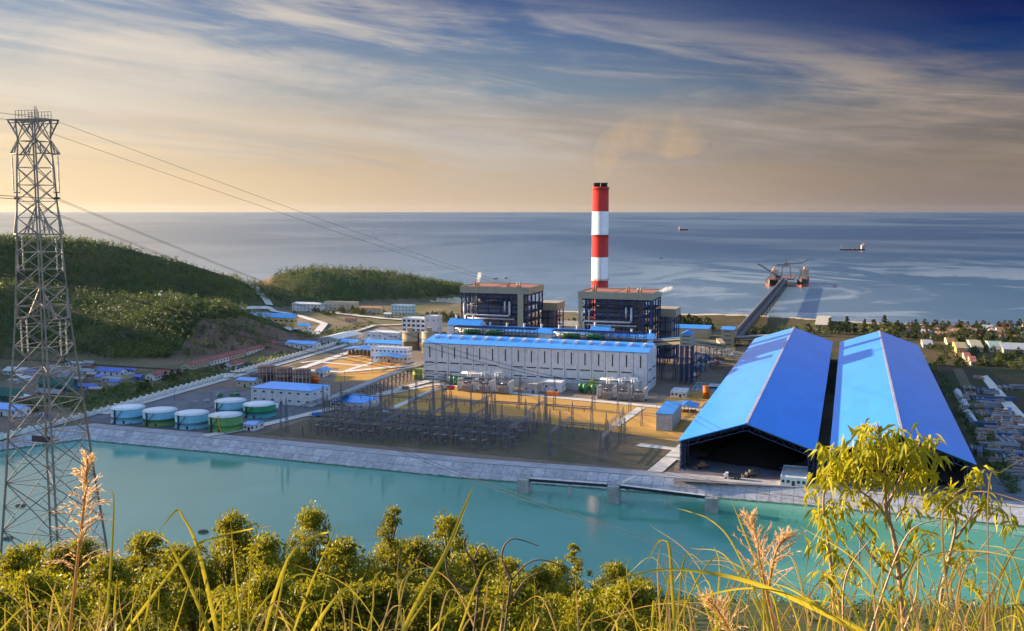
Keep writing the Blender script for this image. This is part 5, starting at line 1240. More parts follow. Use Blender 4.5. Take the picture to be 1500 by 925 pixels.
def treemesh(h, w, nclump, per, leaf, mat, style='round', trunk=.12):
    mb = MB(); cl = []
    top = h
    for i in range(nclump):
        f = random.random()
        if style == 'round': f = f**1.15; z = h*(.16+.82*f); rr = w*.5*(1-f)**.75*(.85+.3*math.sin(f*14+h)**2)+.08; k = .3+.85*math.sqrt(random.random())+(.45 if random.random() < .2 else 0)
        elif style == 'cone': z = h*(.12+.88*f); rr = w*.5*(1-f)**.8+.15; k = .3+.7*random.random()
        else: z = h*(.55+.45*f); rr = w*.5*math.sqrt(max(0, 1-(2*f-1)**2)); k = random.random()
        a = random.uniform(0, 6.283)
        cl.append((rr*k*math.cos(a)+.12*math.sin(z*2), rr*k*math.sin(a), z, w*random.uniform(.09, .2)*(1-.35*f)))
    pts = [(0, 0, 0)]
    for k in range(1, 7): pts.append((.05*w*math.sin(k*1.7), .05*w*math.cos(k*1.3)-.05*w, h*.92*k/6))
    mb.tube(pts, [trunk*(1-.13*k) for k in range(7)], 7)
    for c in cl[::3]:
        z0 = max(.2*h, c[2]-.3*w); q = (0.03*w, -.03*w, z0); mid = (c[0]*.5, c[1]*.5, (z0+c[2])/2+.05*h)
        mb.tube([q, mid, c[:3]], [trunk*.4, trunk*.25, trunk*.1], 5)
    v, f = quads(crownpts(cl, per, 1.0), leaf)
    return mkmesh('trunk', mb, bark), bulk('crown', v, f, [mat])
# foreground hillside trees
TM = [treemesh(6.2, 4.8, 120, 85, .17, leafA), treemesh(7.0, 4.2, 115, 85, .165, leafA), treemesh(5.4, 5.2, 120, 85, .18, leafA), treemesh(8.2, 3.8, 100, 80, .17, leafA, 'cone'), treemesh(7.2, 2.0, 26, 80, .14, leafA, 'lolly', .06)]
ftrees = [(25, 818, 62, 2, 'bushy tree at the left edge below the pylon'), (95, 806, 64, 0, 'bushy tree right under the plume grass'), (160, 822, 60, 2, 'low rounded tree right of the pylon foot'), (215, 786, 66, 1, 'tree with a pointed top left of the tall twin blades'), (265, 806, 64, 0, 'rounded tree between two folded grass blades'),
          (338, 762, 66, 0, 'broad crowned tree reaching over the water, left of centre'), (392, 800, 63, 2, 'low tree between the two tall leafy trees at left'), (455, 752, 66, 1, 'tall dense tree with bright top near the middle left'), (505, 806, 62, 2, 'low shaded tree right of the dense bright topped tree'), (575, 757, 68, 3, 'slender pointed tree with open gaps near the middle'),
          (612, 800, 63, 0, 'rounded tree just right of the slender pointed tree'), (658, 763, 68, 1, 'tall tree crossed by the long straight grass blade'), (700, 818, 62, 2, 'low tree right of the long straight blade'), (738, 826, 70, 0, 'dull tree with bare twigs rising beside it'), (790, 846, 64, 2, 'low dark tree below the green water, centre'), (843, 808, 68, 4, 'thin stemmed tree with one round tuft crown'), (812, 842, 70, 1, 'small pointed tree left of the tuft crowned tree'),
          (905, 832, 68, 0, 'open crowned tree right of the tuft crowned tree'), (945, 866, 62, 2, 'last low tree before the bare grassy gap'), (130, 858, 46, 0, 'near tree low at the left, under the bushy tree'), (30, 868, 44, 2, 'near tree in the bottom left corner'), (235, 862, 46, 2, 'near bush tree below the pointed left tree'), (330, 866, 45, 0, 'near bush tree below the broad crown'), (425, 862, 46, 2, 'near tree below the dense bright topped tree'), (530, 860, 46, 0, 'near tree at bottom, below the slender tree'), (620, 868, 45, 2, 'near tree at bottom, below the rounded tree'), (715, 878, 46, 0, 'near tree at bottom centre beside dry twigs'), (815, 890, 45, 2, 'near dark tree at bottom, under the tuft tree'), (890, 892, 46, 0, 'near dark tree at bottom, left of the folded blade')]
for i in range(17):
    ftrees.append((-10+i*58+random.uniform(-12, 12), 852+random.uniform(-8, 16)+(10 if i > 11 else 0), 34+random.uniform(-2, 3), (0, 2, 1)[i % 3], 'leafy shrub tree near the viewpoint, %s from left' % ('first second third fourth fifth sixth seventh eighth ninth tenth eleventh twelfth thirteenth fourteenth fifteenth sixteenth seventeenth'.split()[i])))
for i in range(12):
    ftrees.append((40+i*78+random.uniform(-14, 14), 800+random.uniform(-4, 22)+(24 if i > 7 else 0), 74, (1, 0, 3)[i % 3], 'rear row tree by the water, %s from left' % ('first second third fourth fifth sixth seventh eighth ninth tenth eleventh twelfth'.split()[i])))
ftrees = [(a, (b-9 if c > 60 else b), c, d, e) for a, b, c, d, e in ftrees]
for px, row, Yt, k, lab in ftrees:
    top = P(px, row, Yt); zg = hz(top.x, Yt)-.4; hgt = top.z-zg
    s = hgt/(6.2, 7.0, 5.4, 8.2, 7.2)[k]; t = thing('hillside_tree', lab+' on the near hillside', 'tree', (top.x, Yt, zg), random.uniform(0, 6.28), 'trees on the near hillside')
    sx = max(.75, min(1.6, s))*random.uniform(.9, 1.1); t.scale = (sx, sx, s)
    obj('trunk', TM[k][0], None, t); obj('crown', TM[k][1], None, t)
def scatter(n, box, leaf, per, mat, rad=1.0, name='undergrowth'):
    c = []
    while len(c) < n:
        y = random.uniform(box[2], box[3]); x = random.uniform(box[0], box[1])*y; c.append((x, y))
    c = np.array(c); z = height(c[:, 0], c[:, 1]); cl = [(a, b, q+random.uniform(.1, .7)*rad, rad*random.uniform(.4, 1)) for (a, b), q in zip(c, z)]
    v, f = quads(crownpts(cl, per, 1.0), leaf); o = obj(name, bulk(name, v, f, [mat]), None); return tag(o, 'dense low undergrowth covering the near hillside', 'undergrowth', kind='stuff')
scatter(900, (-.62, .2, 14, 120), .16, 34, leafU, .8)
scatter(700, (-.62, -.3, 110, 260), .5, 26, leafU, 2.2)
scatter(700, (.1, .62, 12, 60), .16, 26, leafU, .7)
scatter(1100, (-.3, .6, 110, 300), .5, 24, leafU, 2.0)
# forest on the hills: one mass
def forest(n, ridges, label, front, back, hmin=3.5, name='woods'):
    side = 20 if ridges[0] is not hill4 else 85
    P_ = []
    while len(P_) < n:
        rd = random.choice(ridges); i = random.randrange(len(rd)-1); f = random.random(); a, b = rd[i], rd[i+1]
        x = a[0]+f*(b[0]-a[0])+random.gauss(0, side); y = a[1]+f*(b[1]-a[1])+random.uniform(-front, back); P_.append((x, y))
    P_ = np.array(P_); z = height(P_[:, 0], P_[:, 1]); k = (z > hmin)
    k &= ~((z < 24) & (P_[:, 0] > -275) & (P_[:, 0] < -150) & (P_[:, 1] < 905) & (rng.random(len(z)) < .72))
    k &= ~((P_[:, 0] > -354) & (P_[:, 0] < -320) & (P_[:, 1] > 1295) & (P_[:, 1] < 1380))
    P_ = P_[k]; z = z[k]
    cl = []
    for (x, y), q in zip(P_, z):
        s = random.choice((1.3, 1.8, 2.2, 2.8, 3.6))*random.uniform(.85, 1.15)
        for j in range(3): cl.append((x+random.gauss(0, .9), y+random.gauss(0, .9), q+s*(.5+.75*j), s*(1.1-.25*j)*.8))
    v, f = quads(crownpts(cl, 13, 1.0), .95, .7); return tag(obj(name, bulk(name, v, f, [leafB]), None), label, 'woods', kind='stuff')
forest(6500, [hill1], 'dark green woods covering the far left hill', 190, 40)
forest(8500, [hill2], 'sunlit green woods covering the nearer left hill', 215, 50, 1.0)
forest(5600, [hill3, hill3b], 'green woods covering the headland by the sea', 165, 40)
forest(4200, [hill4], 'dark woods covering the high hill left of the reservoir', 60, 60)
# shrubs in the valley
def shrubs(n, poly, label, name='shrubbery', s=2.0):
    cl = []; xs = [p[0] for p in poly]; ys = [p[1] for p in poly]
    def inside(x, y):
        c = False
        for i in range(len(poly)):
            (x0, y0), (x1, y1) = poly[i], poly[i-1]
            if (y0 > y) != (y1 > y) and x < (x1-x0)*(y-y0)/(y1-y0)+x0: c = not c
        return c
    while len(cl) < n:
        x, y = random.uniform(min(xs), max(xs)), random.uniform(min(ys), max(ys))
        if inside(x, y): p = G(x, y); z = hz(p.x, p.y); cl.append((p.x, p.y, z+random.uniform(.3, 1)*s, s*random.uniform(.7, 1.3)))
    v, f = quads(crownpts(cl, 26, 1.0), .9, .7); return tag(obj(name, bulk(name, v, f, [leafB]), None), label, 'shrubs', kind='stuff')
shrubs(420, [(112, 584), (170, 566), (214, 560), (250, 566), (300, 553), (215, 585), (120, 612), (105, 603)], 'dark scrub on the slope beside the perimeter wall')
shrubs(260, [(236, 552), (262, 548), (350, 535), (420, 517), (455, 512), (340, 546), (250, 570)], 'dark hedge between red houses and perimeter wall')
shrubs(120, [(0, 596), (30, 610), (110, 596), (110, 580), (40, 586)], 'scrub between hangars and dirt lot')
shrubs(150, [(425, 500), (500, 480), (545, 472), (548, 478), (500, 492), (440, 505)], 'hedge beside the grey roofed gallery')
shrubs(160, [(470, 460), (560, 462), (640, 476), (672, 470), (660, 456), (600, 462), (520, 458)], 'light green scrub near the inlet')
shrubs(300, [(1345, 515), (1372, 540), (1440, 600), (1500, 720), (1475, 725), (1395, 600), (1350, 530)], 'dark scrub beside the right coal shed')
shrubs(620, [(1180, 476), (1330, 476), (1520, 485), (1520, 503), (1400, 500), (1330, 492), (1180, 488)], 'scrub along the shore and between the houses', s=2.0)
shrubs(200, [(1060, 480), (1190, 478), (1190, 492), (1085, 494)], 'scrub behind the beach by the jetty root', s=2.0)
# individual shore and plant trees
CT = [treemesh(9, 5, 46, 34, .75, leafC, 'cone', .25), treemesh(8, 6, 46, 34, .8, leafC, 'round', .25), treemesh(7, 7, 46, 34, .8, leafmat('leaf_garden', (.03, .06, .015), (.13, .16, .03), .2), 'round', .25)]
trees = []
shore = ((1215, 489, 466, 0), (1228, 489, 472, 1), (1240, 490, 464, 0), (1252, 490, 474, 1), (1266, 490, 468, 0), (1279, 488, 468, 1), (1295, 483, 462, 0), (1304, 484, 472, 1), (1341, 482, 468, 1), (1359, 481, 472, 0), (1367, 481, 476, 1), (1380, 481, 470, 1), (1184, 492, 474, 1), (1200, 490, 478, 0), (1412, 500, 483, 1), (1432, 499, 481, 0), (1440, 499, 482, 0), (1452, 501, 484, 1), (1468, 500, 484, 0), (1478, 499, 481, 0), (1491, 500, 487, 1), (1105, 492, 480, 1), (1117, 491, 478, 0), (1127, 492, 480, 1), (1140, 491, 482, 0), (1095, 496, 488, 1), (1152, 490, 480, 1), (1168, 489, 478, 1))
n_ = 0
for px, rb_, rt, k in shore: trees.append((px, rb_, rt, k, 'casuarina tree in the row along the beach behind the coal sheds', 'shore trees'))
for i in range(26): px = 968+i*2.9; rt = 462+random.uniform(0, 8)+(2 if i > 20 else 0); trees.append((px, 484+random.uniform(-3, 4), rt-(6 if i in (3, 9, 14, 24) else 0), random.choice((0, 1, 1)), 'casuarina in the dense grove between right boiler and jetty', 'grove trees'))
for i in range(14): trees.append((742+i*7.6, 481, 468+random.uniform(-5, 6), random.choice((0, 1)), 'casuarina in the gap between the two boilers', 'trees between boilers'))
for i in range(22): trees.append((random.uniform(610, 676), random.uniform(462, 476), 0, random.choice((1, 2, 2)), 'rounded tree in the grove left of the left boiler', 'grove left of boiler'))
for i in range(46): trees.append((random.uniform(1385, 1505), random.uniform(500, 546), 0, 2, 'leafy garden tree behind the depot yard', 'garden trees'))
for i in range(110): trees.append((random.uniform(1300, 1505), random.uniform(478, 499), 0, random.choice((0, 1, 1, 2)), 'dark tree among the houses of the shore village', 'shore village trees'))
for px, rb_ in ((1376, 515), (1383, 527), (1377, 535), (1362, 512)): trees.append((px, rb_, 0, 2, 'leafy tree at the far right corner of the coal shed', 'shed corner trees'))
for i in range(14): trees.append((random.uniform(425, 570), random.uniform(457, 464), 0, 2, 'small round tree before the buildings under the headland', 'trees under headland'))
for px, rb_ in ((252, 556), (262, 552), (272, 553), (243, 560), (256, 562), (208, 575), (216, 572), (330, 541)): trees.append((px, rb_, 0, 1, 'dark tree beside the red roofed houses', 'trees by red houses'))
used = {}
for px, rb_, rt, k, lab, grp in trees:
    p = G(px, rb_); p.z = max(0, hz(p.x, p.y)-.2); hgt = (ZT(p, rt)-p.z) if rt else random.uniform(5, 8); hgt = min(max(hgt, 4), 22); s = hgt/(9, 8, 7)[k]; sx = min(max(s, .8), 1.9)*random.uniform(.85, 1.2)
    t = thing('shore_tree' if 'casuarina' in lab else 'leafy_tree', lab, 'tree', p, random.uniform(0, 6.28), grp); t.scale = (sx, sx, s)
    obj('trunk', CT[k][0], None, t); obj('crown', CT[k][1], None, t)
# ---------------------------------------------------------------- foreground grasses
def smooth(pts, n=14):
    pts = [Vector(p) for p in pts]; out = []
    q = [pts[0]*2-pts[1]]+pts+[pts[-1]*2-pts[-2]]
    for i in range(1, len(q)-2):
        for k in range(n):
            f = k/n; a, b, c, d = q[i-1], q[i], q[i+1], q[i+2]
            out.append(.5*((2*b)+(c-a)*f+(2*a-5*b+4*c-d)*f*f+(3*b-a-3*c+d)*f**3))
    out.append(pts[-1]); return out
def blade(mb, pts, w, m=0, tipw=.05):
    p = smooth(pts, 8); N = len(p); rows = []
    tw = random.uniform(-.5, .5)
    for i, q in enumerate(p):
        d = (p[min(i+1, N-1)]-p[max(i-1, 0)]).normalized(); f = i/(N-1)
        side = d.cross(Vector((math.sin(tw+f*.8)*.6, 1, .2))).normalized(); nrm = side.cross(d)
        ww = w*.5*(min(1, .55+f*2.2))*max(tipw, (1-f)**.6 if f > .45 else 1*(.55**.6)**(f/.45))
        rows.append((q-side*ww, q+nrm*ww*.35, q+side*ww))
    k = len(mb.v)
    for r in rows: mb.v += [tuple(x) for x in r]
    for i in range(N-1):
        a = k+i*3
        for j in (0, 1): mb.f.append((a+j, a+j+1, a+j+4, a+j+3)); mb.mi.append(m); mb.sm.append(True)
def PX(pts, Y): return [P(x, y, Y+(.12*math.sin(i*1.3))) for i, (x, y) in enumerate(pts)]
tufts = [('leaning crossed blades at bottom left, some straw coloured', 2.3, [([(200, 990), (215, 900), (228, 840), (260, 800)], 6), ([(215, 995), (180, 910), (173, 850)], 5), ([(230, 990), (232, 900), (234, 852)], 6), ([(285, 995), (345, 900), (335, 868), (300, 880)], 7), ([(280, 985), (300, 920), (330, 890), (372, 872)], 7)]),
         ('spray of thin grass blades between the folded tufts', 2.5, [([(455, 990), (470, 900), (480, 850)], 5), ([(520, 985), (545, 900), (548, 850), (560, 835)], 6), ([(480, 990), (430, 920), (395, 900), (370, 905)], 8), ([(545, 985), (520, 880), (512, 845)], 4), ([(600, 990), (585, 880), (600, 840), (640, 830)], 5)]),
         ('grass tuft at far left with a blade leaning left', 2.7, [([(100, 960), (94, 923), (79, 870), (53, 833)], 7), ([(90, 960), (50, 900), (40, 850)], 6), ([(95, 960), (60, 885), (20, 850), (-20, 845)], 8), ([(110, 960), (118, 900), (112, 850)], 5)]),
         ('tall upright straight grass blade left of the pylon plume', 2.4, [([(150, 970), (157, 900), (164, 805), (167, 735), (161, 714)], 11), ([(172, 970), (168, 900), (172, 845)], 10), ([(150, 960), (190, 900), (215, 850), (235, 832)], 6)]),
         ('large tuft with two blades folded over at the top', 2.2, [([(330, 980), (318, 925), (290, 805), (268, 758), (258, 749), (234, 777)], 12), ([(320, 990), (303, 917), (256, 811), (236, 787), (222, 786), (211, 803)], 15), ([(170, 945), (211, 890), (277, 808), (317, 788), (369, 775), (399, 771)], 8)]),
         ('pair of upright blades rising over the broad crowned tree', 2.6, [([(356, 980), (351, 904), (343, 818), (337, 758)], 7), ([(366, 980), (364, 900), (367, 830), (370, 772)], 5), ([(340, 990), (375, 900), (420, 850), (450, 842), (470, 860)], 7)]),
         ('arching tuft with drooping tips near the bright topped tree', 2.4, [([(380, 960), (400, 880), (425, 815), (455, 790), (480, 780), (508, 778)], 9), ([(392, 965), (405, 900), (418, 830), (425, 770)], 8), ([(415, 970), (450, 870), (480, 800), (495, 765)], 6), ([(430, 970), (470, 905), (500, 868), (515, 866), (525, 885)], 9), ([(410, 970), (440, 900), (470, 880), (490, 885)], 7)]),
         ('long straight slanting grass blade crossing the tall tree', 2.0, [([(575, 985), (600, 905), (650, 815), (680, 745), (693, 714)], 13), ([(560, 980), (590, 930), (620, 885), (632, 872)], 7), ([(590, 985), (640, 915), (680, 880), (700, 850)], 6), ([(650, 990), (680, 905), (705, 840), (720, 822), (750, 820)], 6)]),
         ('thin dry stems among the low trees at centre', 2.6, [([(725, 970), (735, 900), (739, 850), (737, 810)], 4), ([(760, 970), (790, 905), (800, 880), (815, 905)], 5), ([(700, 960), (712, 880), (716, 840)], 5), ([(850, 980), (846, 900), (842, 840)], 5)]),
         ('tuft with a broad blade folded sharply over by the water', 2.2, [([(990, 985), (988, 910), (984, 850), (981, 805), (975, 793), (962, 796), (944, 832)], 10), ([(955, 985), (955, 930), (958, 880), (964, 925)], 8), ([(965, 985), (975, 940), (985, 905)], 5)]),
         ('very long arching grass blade sweeping across the bottom right', 1.9, [([(1420, 1010), (1300, 945), (1200, 895), (1120, 860), (1040, 840), (960, 836), (868, 859)], 15), ([(1380, 1010), (1260, 930), (1180, 880), (1100, 862), (1010, 878), (960, 885)], 8), ([(1330, 1000), (1240, 920), (1170, 870), (1120, 850)], 9)]),
         ('slender blade arching left over the green water', 2.3, [([(1140, 980), (1110, 880), (1075, 800), (1045, 765), (1010, 750), (990, 745)], 6), ([(1135, 980), (1115, 850), (1090, 780), (1072, 735)], 7)]),
         ('loose tuft below the sapling with crossing blades', 2.3, [([(1290, 980), (1255, 900), (1215, 845), (1190, 838), (1172, 860)], 7), ([(1320, 985), (1290, 890), (1240, 850), (1200, 840)], 6), ([(1350, 985), (1330, 890), (1300, 830)], 6), ([(1260, 985), (1300, 900), (1330, 860), (1350, 845)], 6), ([(1400, 985), (1380, 900), (1330, 840)], 7)]),
         ('brown arching stems at the right photo edge', 2.1, [([(1380, 985), (1335, 880), (1340, 830), (1370, 812), (1440, 808), (1520, 825)], 6), ([(1440, 985), (1395, 880), (1400, 840), (1430, 815), (1520, 800)], 7), ([(1430, 990), (1440, 900), (1490, 800), (1530, 760)], 6), ([(1400, 990), (1380, 780), (1395, 735), (1440, 720), (1530, 745)], 6), ([(1450, 990), (1448, 720), (1470, 690), (1530, 655)], 4)]),
         ('thick grass tuft in the bottom right corner', 2.0, [([(1470, 990), (1450, 900), (1420, 860), (1390, 865)], 8), ([(1480, 990), (1490, 880), (1520, 800)], 8), ([(1460, 990), (1430, 930), (1380, 905)], 8), ([(1500, 990), (1470, 900), (1480, 850)], 8), ([(1490, 990), (1450, 940), (1400, 930)], 7)])]
for lab, Y0, bl_ in tufts:
    mb = MB(); base = P(bl_[0][0][0][0], 1000, Y0)
    for pts, wpx in bl_:
        Yb = Y0+random.uniform(-.15, .15)
        mb2 = [q-base for q in PX(pts, Yb)]; lean = wpx*Yb/F*.75
        blade(mb, mb2, lean, 0)
    dry = 'brown' in lab or 'dry' in lab
    o = tag(obj('grass_tuft', mb, [dryM if dry else bladeM]), lab, 'grass', 'tall grasses at the viewpoint'); o.location = base
mb = MB()
def gz(x, y): return hz(x, y)
for i in range(560):
    Yb = random.uniform(1.9, 4.5); px = random.uniform(-60, 1560); right = px > 930
    dens = .5+.5*math.sin(px*.013+1)+(.5 if px < 160 or px > 1050 else 0)
    if random.random() > (.95 if right else .17+.25*dens): continue
    tr_ = random.uniform(850, 945) if not right else random.uniform(815, 945)**1; lean = random.gauss(0, 75)
    pts = [(px, 990), (px+lean*.2, (990+tr_)/2+20), (px+lean*.7, tr_), (px+lean*1.3+random.gauss(0, 15), tr_+random.uniform(-60, 35))]
    blade(mb, PX(pts, Yb), random.uniform(.0025, .0085)*Yb/2.2, 0 if random.random() < .48 else 1)
tag(obj('meadow_grass', mb, [bladeM, dryM]), 'tangle of green and straw coloured grass along the bottom edge', 'grass', kind='stuff')
# plume grasses
def plume(lab, Y0, stem, spread, nb, droop, leafside=1):
    pts = [P(x, y, Y0) for x, y in stem]; base = pts[0]; pp = smooth([q-base for q in pts], 10)
    t = thing('plume_grass', lab, 'grass', base, 0, 'feathery plume grasses'); s = Y0/F
    obj('stem', MB().tube(pp, [3*s*(1-.6*i/len(pp)) for i in range(len(pp))], 6), dryM, t)
    mb = MB(); N = len(pp)
    for i in range(nb):
        g = (i+random.random())/nb; f = .4+.6*g; k = min(int(f*(N-1)), N-2); p = pp[k].lerp(pp[k+1], random.random()); ax = (pp[k+1]-pp[k]).normalized()
        ln = spread*s*(1.15-.7*g)*random.uniform(.6, 1.15); a = random.uniform(0, 6.28); op = random.uniform(.2, .55)+.8*(1-g)*random.random()
        out_ = Vector((math.cos(a), math.sin(a)*.8, 0)); q = smooth([p, p+ax*ln*.45*(1-op*.4)+out_*ln*op*.45, p+ax*ln*(.85-op*.5*droop)+out_*ln*op], 5)
        mb.tube(q, [.6*s]*(len(q)-1)+[.25*s], 3, cap=False)
        for c, c2 in zip(q[1:-1], q[2:]):
            d0 = (c2-c).normalized()
            for h_ in range(2):
                d = (d0+Vector((random.gauss(0, .35), random.gauss(0, .35), random.gauss(0, .35)))).normalized()*s*random.uniform(6, 12)
                w = d.cross(Vector((random.gauss(0, 1), random.gauss(0, 1), random.gauss(0, 1)))).normalized()*s*.6
                mb.face([c-w*.2, c+d*.5+w, c+d, c+d*.5-w])
    obj('plume', mb, plumeM, t)
plume('big tan feathery plume in front of the pylon legs', 2.5, [(95, 990), (105, 900), (116, 800), (124, 730), (128, 672)], 62, 55, 1.3)
plume('straw plume standing beside the folded blade, taller of the pair', 2.4, [(1150, 990), (1130, 900), (1115, 830), (1108, 790), (1100, 760)], 58, 34, .5)
plume('straw plume bending right, lower one of the pair', 2.5, [(1125, 990), (1120, 920), (1128, 850), (1138, 805), (1150, 790)], 58, 28, .7)
plume('dry feathery plume low near the bottom, left of the sapling', 2.3, [(1090, 990), (1075, 940), (1055, 900), (1040, 880)], 60, 32, .8)
# sapling
Ys = 4.6; base = P(1335, 1010, Ys)
t = thing('sapling', 'leafy yellow green sapling in front of the right coal shed', 'sapling', base, 0)
def SP(x, y, dy=0): return P(x, y, Ys+dy)-base
ps = Ys/F
mb = MB()
def br(pts, r0, r1): 
    q = smooth([SP(*p) for p in pts], 6); n = len(q); mb.tube(q, [(r0+(r1-r0)*i/(n-1))*ps for i in range(n)], 6)
br([(1335, 1010), (1325, 930), (1318, 850), (1310, 790), (1298, 745), (1297, 700), (1290, 650), (1285, 620)], 5, 1.2)
br([(1310, 790), (1300, 760), (1280, 735), (1255, 715), (1235, 690)], 3, 1)
br([(1298, 745), (1320, 700), (1335, 670), (1350, 645)], 2.4, .8); br([(1297, 700), (1270, 675), (1250, 655)], 2, .8)
br([(1318, 850), (1290, 830), (1265, 800), (1245, 765)], 2.2, .8); br([(1375, 1000), (1378, 880), (1390, 820), (1400, 770), (1395, 730), (1440, 700)], 3, 1); br([(1400, 790), (1435, 745), (1470, 750)], 2, .8)
br([(1225, 1000), (1222, 880), (1214, 800), (1206, 740), (1212, 700)], 4, 1); br([(1318, 850), (1340, 820), (1370, 800)], 2, .8)
for q in range(14):
    x = random.uniform(1230, 1440); y = random.uniform(760, 870); a = random.uniform(-1, 1); br([(x, y), (x+20*a, y-20), (x+45*a, y-30-random.uniform(0, 20))], 1.2, .5)
obj('branches', mb, palebark, t)
clus = [(1287, 650, 42, 80), (1255, 660, 34, 60), (1318, 655, 36, 60), (1225, 672, 26, 46), (1345, 660, 30, 46), (1210, 695, 22, 34), (1240, 700, 30, 44), (1275, 690, 34, 50), (1315, 700, 30, 40), (1345, 690, 20, 20), (1362, 690, 20, 18), (1285, 620, 16, 12), (1318, 632, 12, 10), (1360, 640, 16, 14), (1265, 630, 20, 18), (1205, 750, 18, 26), (1215, 765, 20, 24), (1205, 800, 22, 26), (1230, 810, 22, 22), (1212, 840, 18, 16), (1220, 870, 16, 14), (1398, 720, 26, 34), (1375, 730, 22, 24), (1425, 700, 18, 20), (1440, 730, 20, 22), (1460, 745, 18, 18), (1480, 760, 14, 12), (1330, 812, 24, 22), (1305, 806, 18, 14), (1290, 815, 16, 14), (1390, 745, 18, 16), (1405, 760, 14, 10), (1270, 735, 22, 18), (1290, 745, 14, 8), (1435, 690, 14, 12), (1395, 815, 14, 12), (1360, 725, 16, 12), (1430, 850, 20, 14), (1232, 735, 22, 26), (1262, 768, 18, 16), (1335, 748, 18, 18), (1352, 782, 18, 16), (1300, 852, 20, 16), (1245, 832, 16, 14), (1412, 802, 18, 16), (1190, 720, 16, 14), (1378, 668, 14, 12), (1205, 655, 12, 9)]
lv_, lf_ = [], []
for (cx, cy, rad, n) in clus:
    c = SP(cx, cy)
    for i in range(int(n*1.25)):
        p = c+Vector((random.gauss(0, .5), random.gauss(0, .6), random.gauss(0, .36)))*rad*ps
        yaw = random.uniform(0, 6.28); dirv = Vector((math.cos(yaw)*.75, math.sin(yaw)*.6, random.uniform(-1.5, -.1))).normalized()
        ln = random.uniform(15, 30)*ps; side = dirv.cross(Vector((random.gauss(0, .5), random.gauss(0, 1), random.gauss(0, .5)))).normalized()*ln*random.uniform(.08, .125)
        cur = Vector((0, 0, -ln*.18)); k = len(lv_)
        mid = p+dirv*ln*.45-cur*.4; nr = side.cross(dirv)*.3
        lv_ += [p, mid+side+nr, p+dirv*ln+cur, mid-side+nr, mid]
        lf_ += [(k, k+1, k+4), (k+1, k+2, k+4), (k+2, k+3, k+4), (k+3, k, k+4)]
obj('leaves', bulk('leaves', np.array([tuple(v) for v in lv_]), np.array(lf_), [leafS]), None, t)
# dry twigs at centre
for i, (lab, pts) in enumerate((('bare curling twig arching right over the water at centre', [[(735, 960), (745, 880), (750, 850), (780, 822), (815, 826), (850, 845)], [(750, 850), (735, 815), (750, 790), (790, 800)], [(742, 890), (770, 850), (800, 835)]]), ('bare brown twig with looping tips above the dark trees', [[(690, 960), (700, 870), (695, 820), (710, 800), (730, 840)], [(700, 870), (660, 850), (650, 800), (640, 795)], [(697, 830), (680, 800), (685, 780)]]), ('reddish bare stems among the right hand grasses', [[(1240, 980), (1235, 880), (1245, 830), (1275, 790)], [(1260, 980), (1290, 880), (1320, 800), (1345, 770), (1390, 760)], [(1300, 980), (1340, 880), (1345, 820)]]))):
    Yt = 2.8; b0 = P(*pts[0][0], Yt); mb = MB()
    for pl in pts:
        q = smooth([P(x, y, Yt)-b0 for x, y in pl], 8); mb.tube(q, [(2.2-1.6*j/len(q))*Yt/F for j in range(len(q))], 5)
    o = tag(obj('dry_twig', mb, palebark if i == 2 else bark), lab, 'twig'); o.location = b0
# rocks at the near shore
for i, (px, row) in enumerate(((298, 780), (30, 742), (12, 790))):
    p = G(px, row, WL); mb = MB()
    v = []
    n = 10
    for k in range(n): a = 2*math.pi*k/n; v.append((2.6*math.cos(a)*random.uniform(.7, 1.2), 1.6*math.sin(a)*random.uniform(.7, 1.2)))
    mb.face([(x, y, -1) for x, y in v][::-1])
    for k in range(n):
        a, b = v[k], v[(k+1) % n]; mb.face([(*a, -1), (*b, -1), (b[0]*.7, b[1]*.7, .7), (a[0]*.7, a[1]*.7, .7)])
        mb.face([(a[0]*.7, a[1]*.7, .7), (b[0]*.7, b[1]*.7, .7), (.3, 0, 1.2)])
    o = tag(obj('rock', mb, bark), 'dark rock breaking the reservoir surface %s' % ('near the broad crowned tree', 'left of the pylon legs', 'at the left shore below the pylon')[i], 'rock'); o.location = p
# ---------------------------------------------------------------- smoke and steam
def puff(name, label, pts, col, dens, rad, nscale, anis=.2, absorb=None):
    c0 = Vector(pts[0]); q = smooth([Vector(p)-c0 for p in pts], 5); n = len(q)
    mb = MB().tube(q, [(rad[0]+(rad[1]-rad[0])*(i/(n-1))**.8)*max(.004, min(1, (n-1-i)/5, (i+.6)/2))**.5 for i in range(n)], 14)
    me = mkmesh(name, mb, []) if False else mkmesh(name, mb, M('smoke_base', (1, 1, 1)))
    me.materials.clear(); bm = bmesh.new(); bm.from_mesh(me); bmesh.ops.recalc_face_normals(bm, faces=bm.faces); bm.to_mesh(me); bm.free()
    m, nt, out = newmat(name); me.materials.append(m)
    tc = nt.n('ShaderNodeTexCoord').outputs['Object']; nz = nt.noise(tc, nscale, 4, .6)
    d = nt.m('MULTIPLY', nt.rng(nz, .3, .75), dens)
    pv = nt.n('ShaderNodeVolumePrincipled', {'Color': col, 'Density': d, 'Anisotropy': anis})
    nt.L(pv.outputs[0], out.inputs['Volume']); o = tag(obj(name, me, None), label, name.replace('_', ' '), kind='stuff'); o.location = c0
    return o
top = ch+Vector((0, 0, Ht+3))
puff('smoke', 'thin yellow brown smoke drifting up from the chimney', [top, P(885, 240, ch.y), P(897, 212, ch.y), P(935, 196, ch.y), P(985, 200, ch.y), P(1040, 212, ch.y)], (.82, .58, .24), .0075, (5, 22), .03)
bp_ = b1[1]+U*10+V*8; bp_.z = b1[4]
puff('steam', 'small white steam plume above the left boiler roof', [bp_, bp_+Vector((.5, 0, 4)), bp_+Vector((1.6, 0, 8)), bp_+Vector((2.2, 0, 11))], (1, 1, 1), .5, (.5, 2.4), .35)
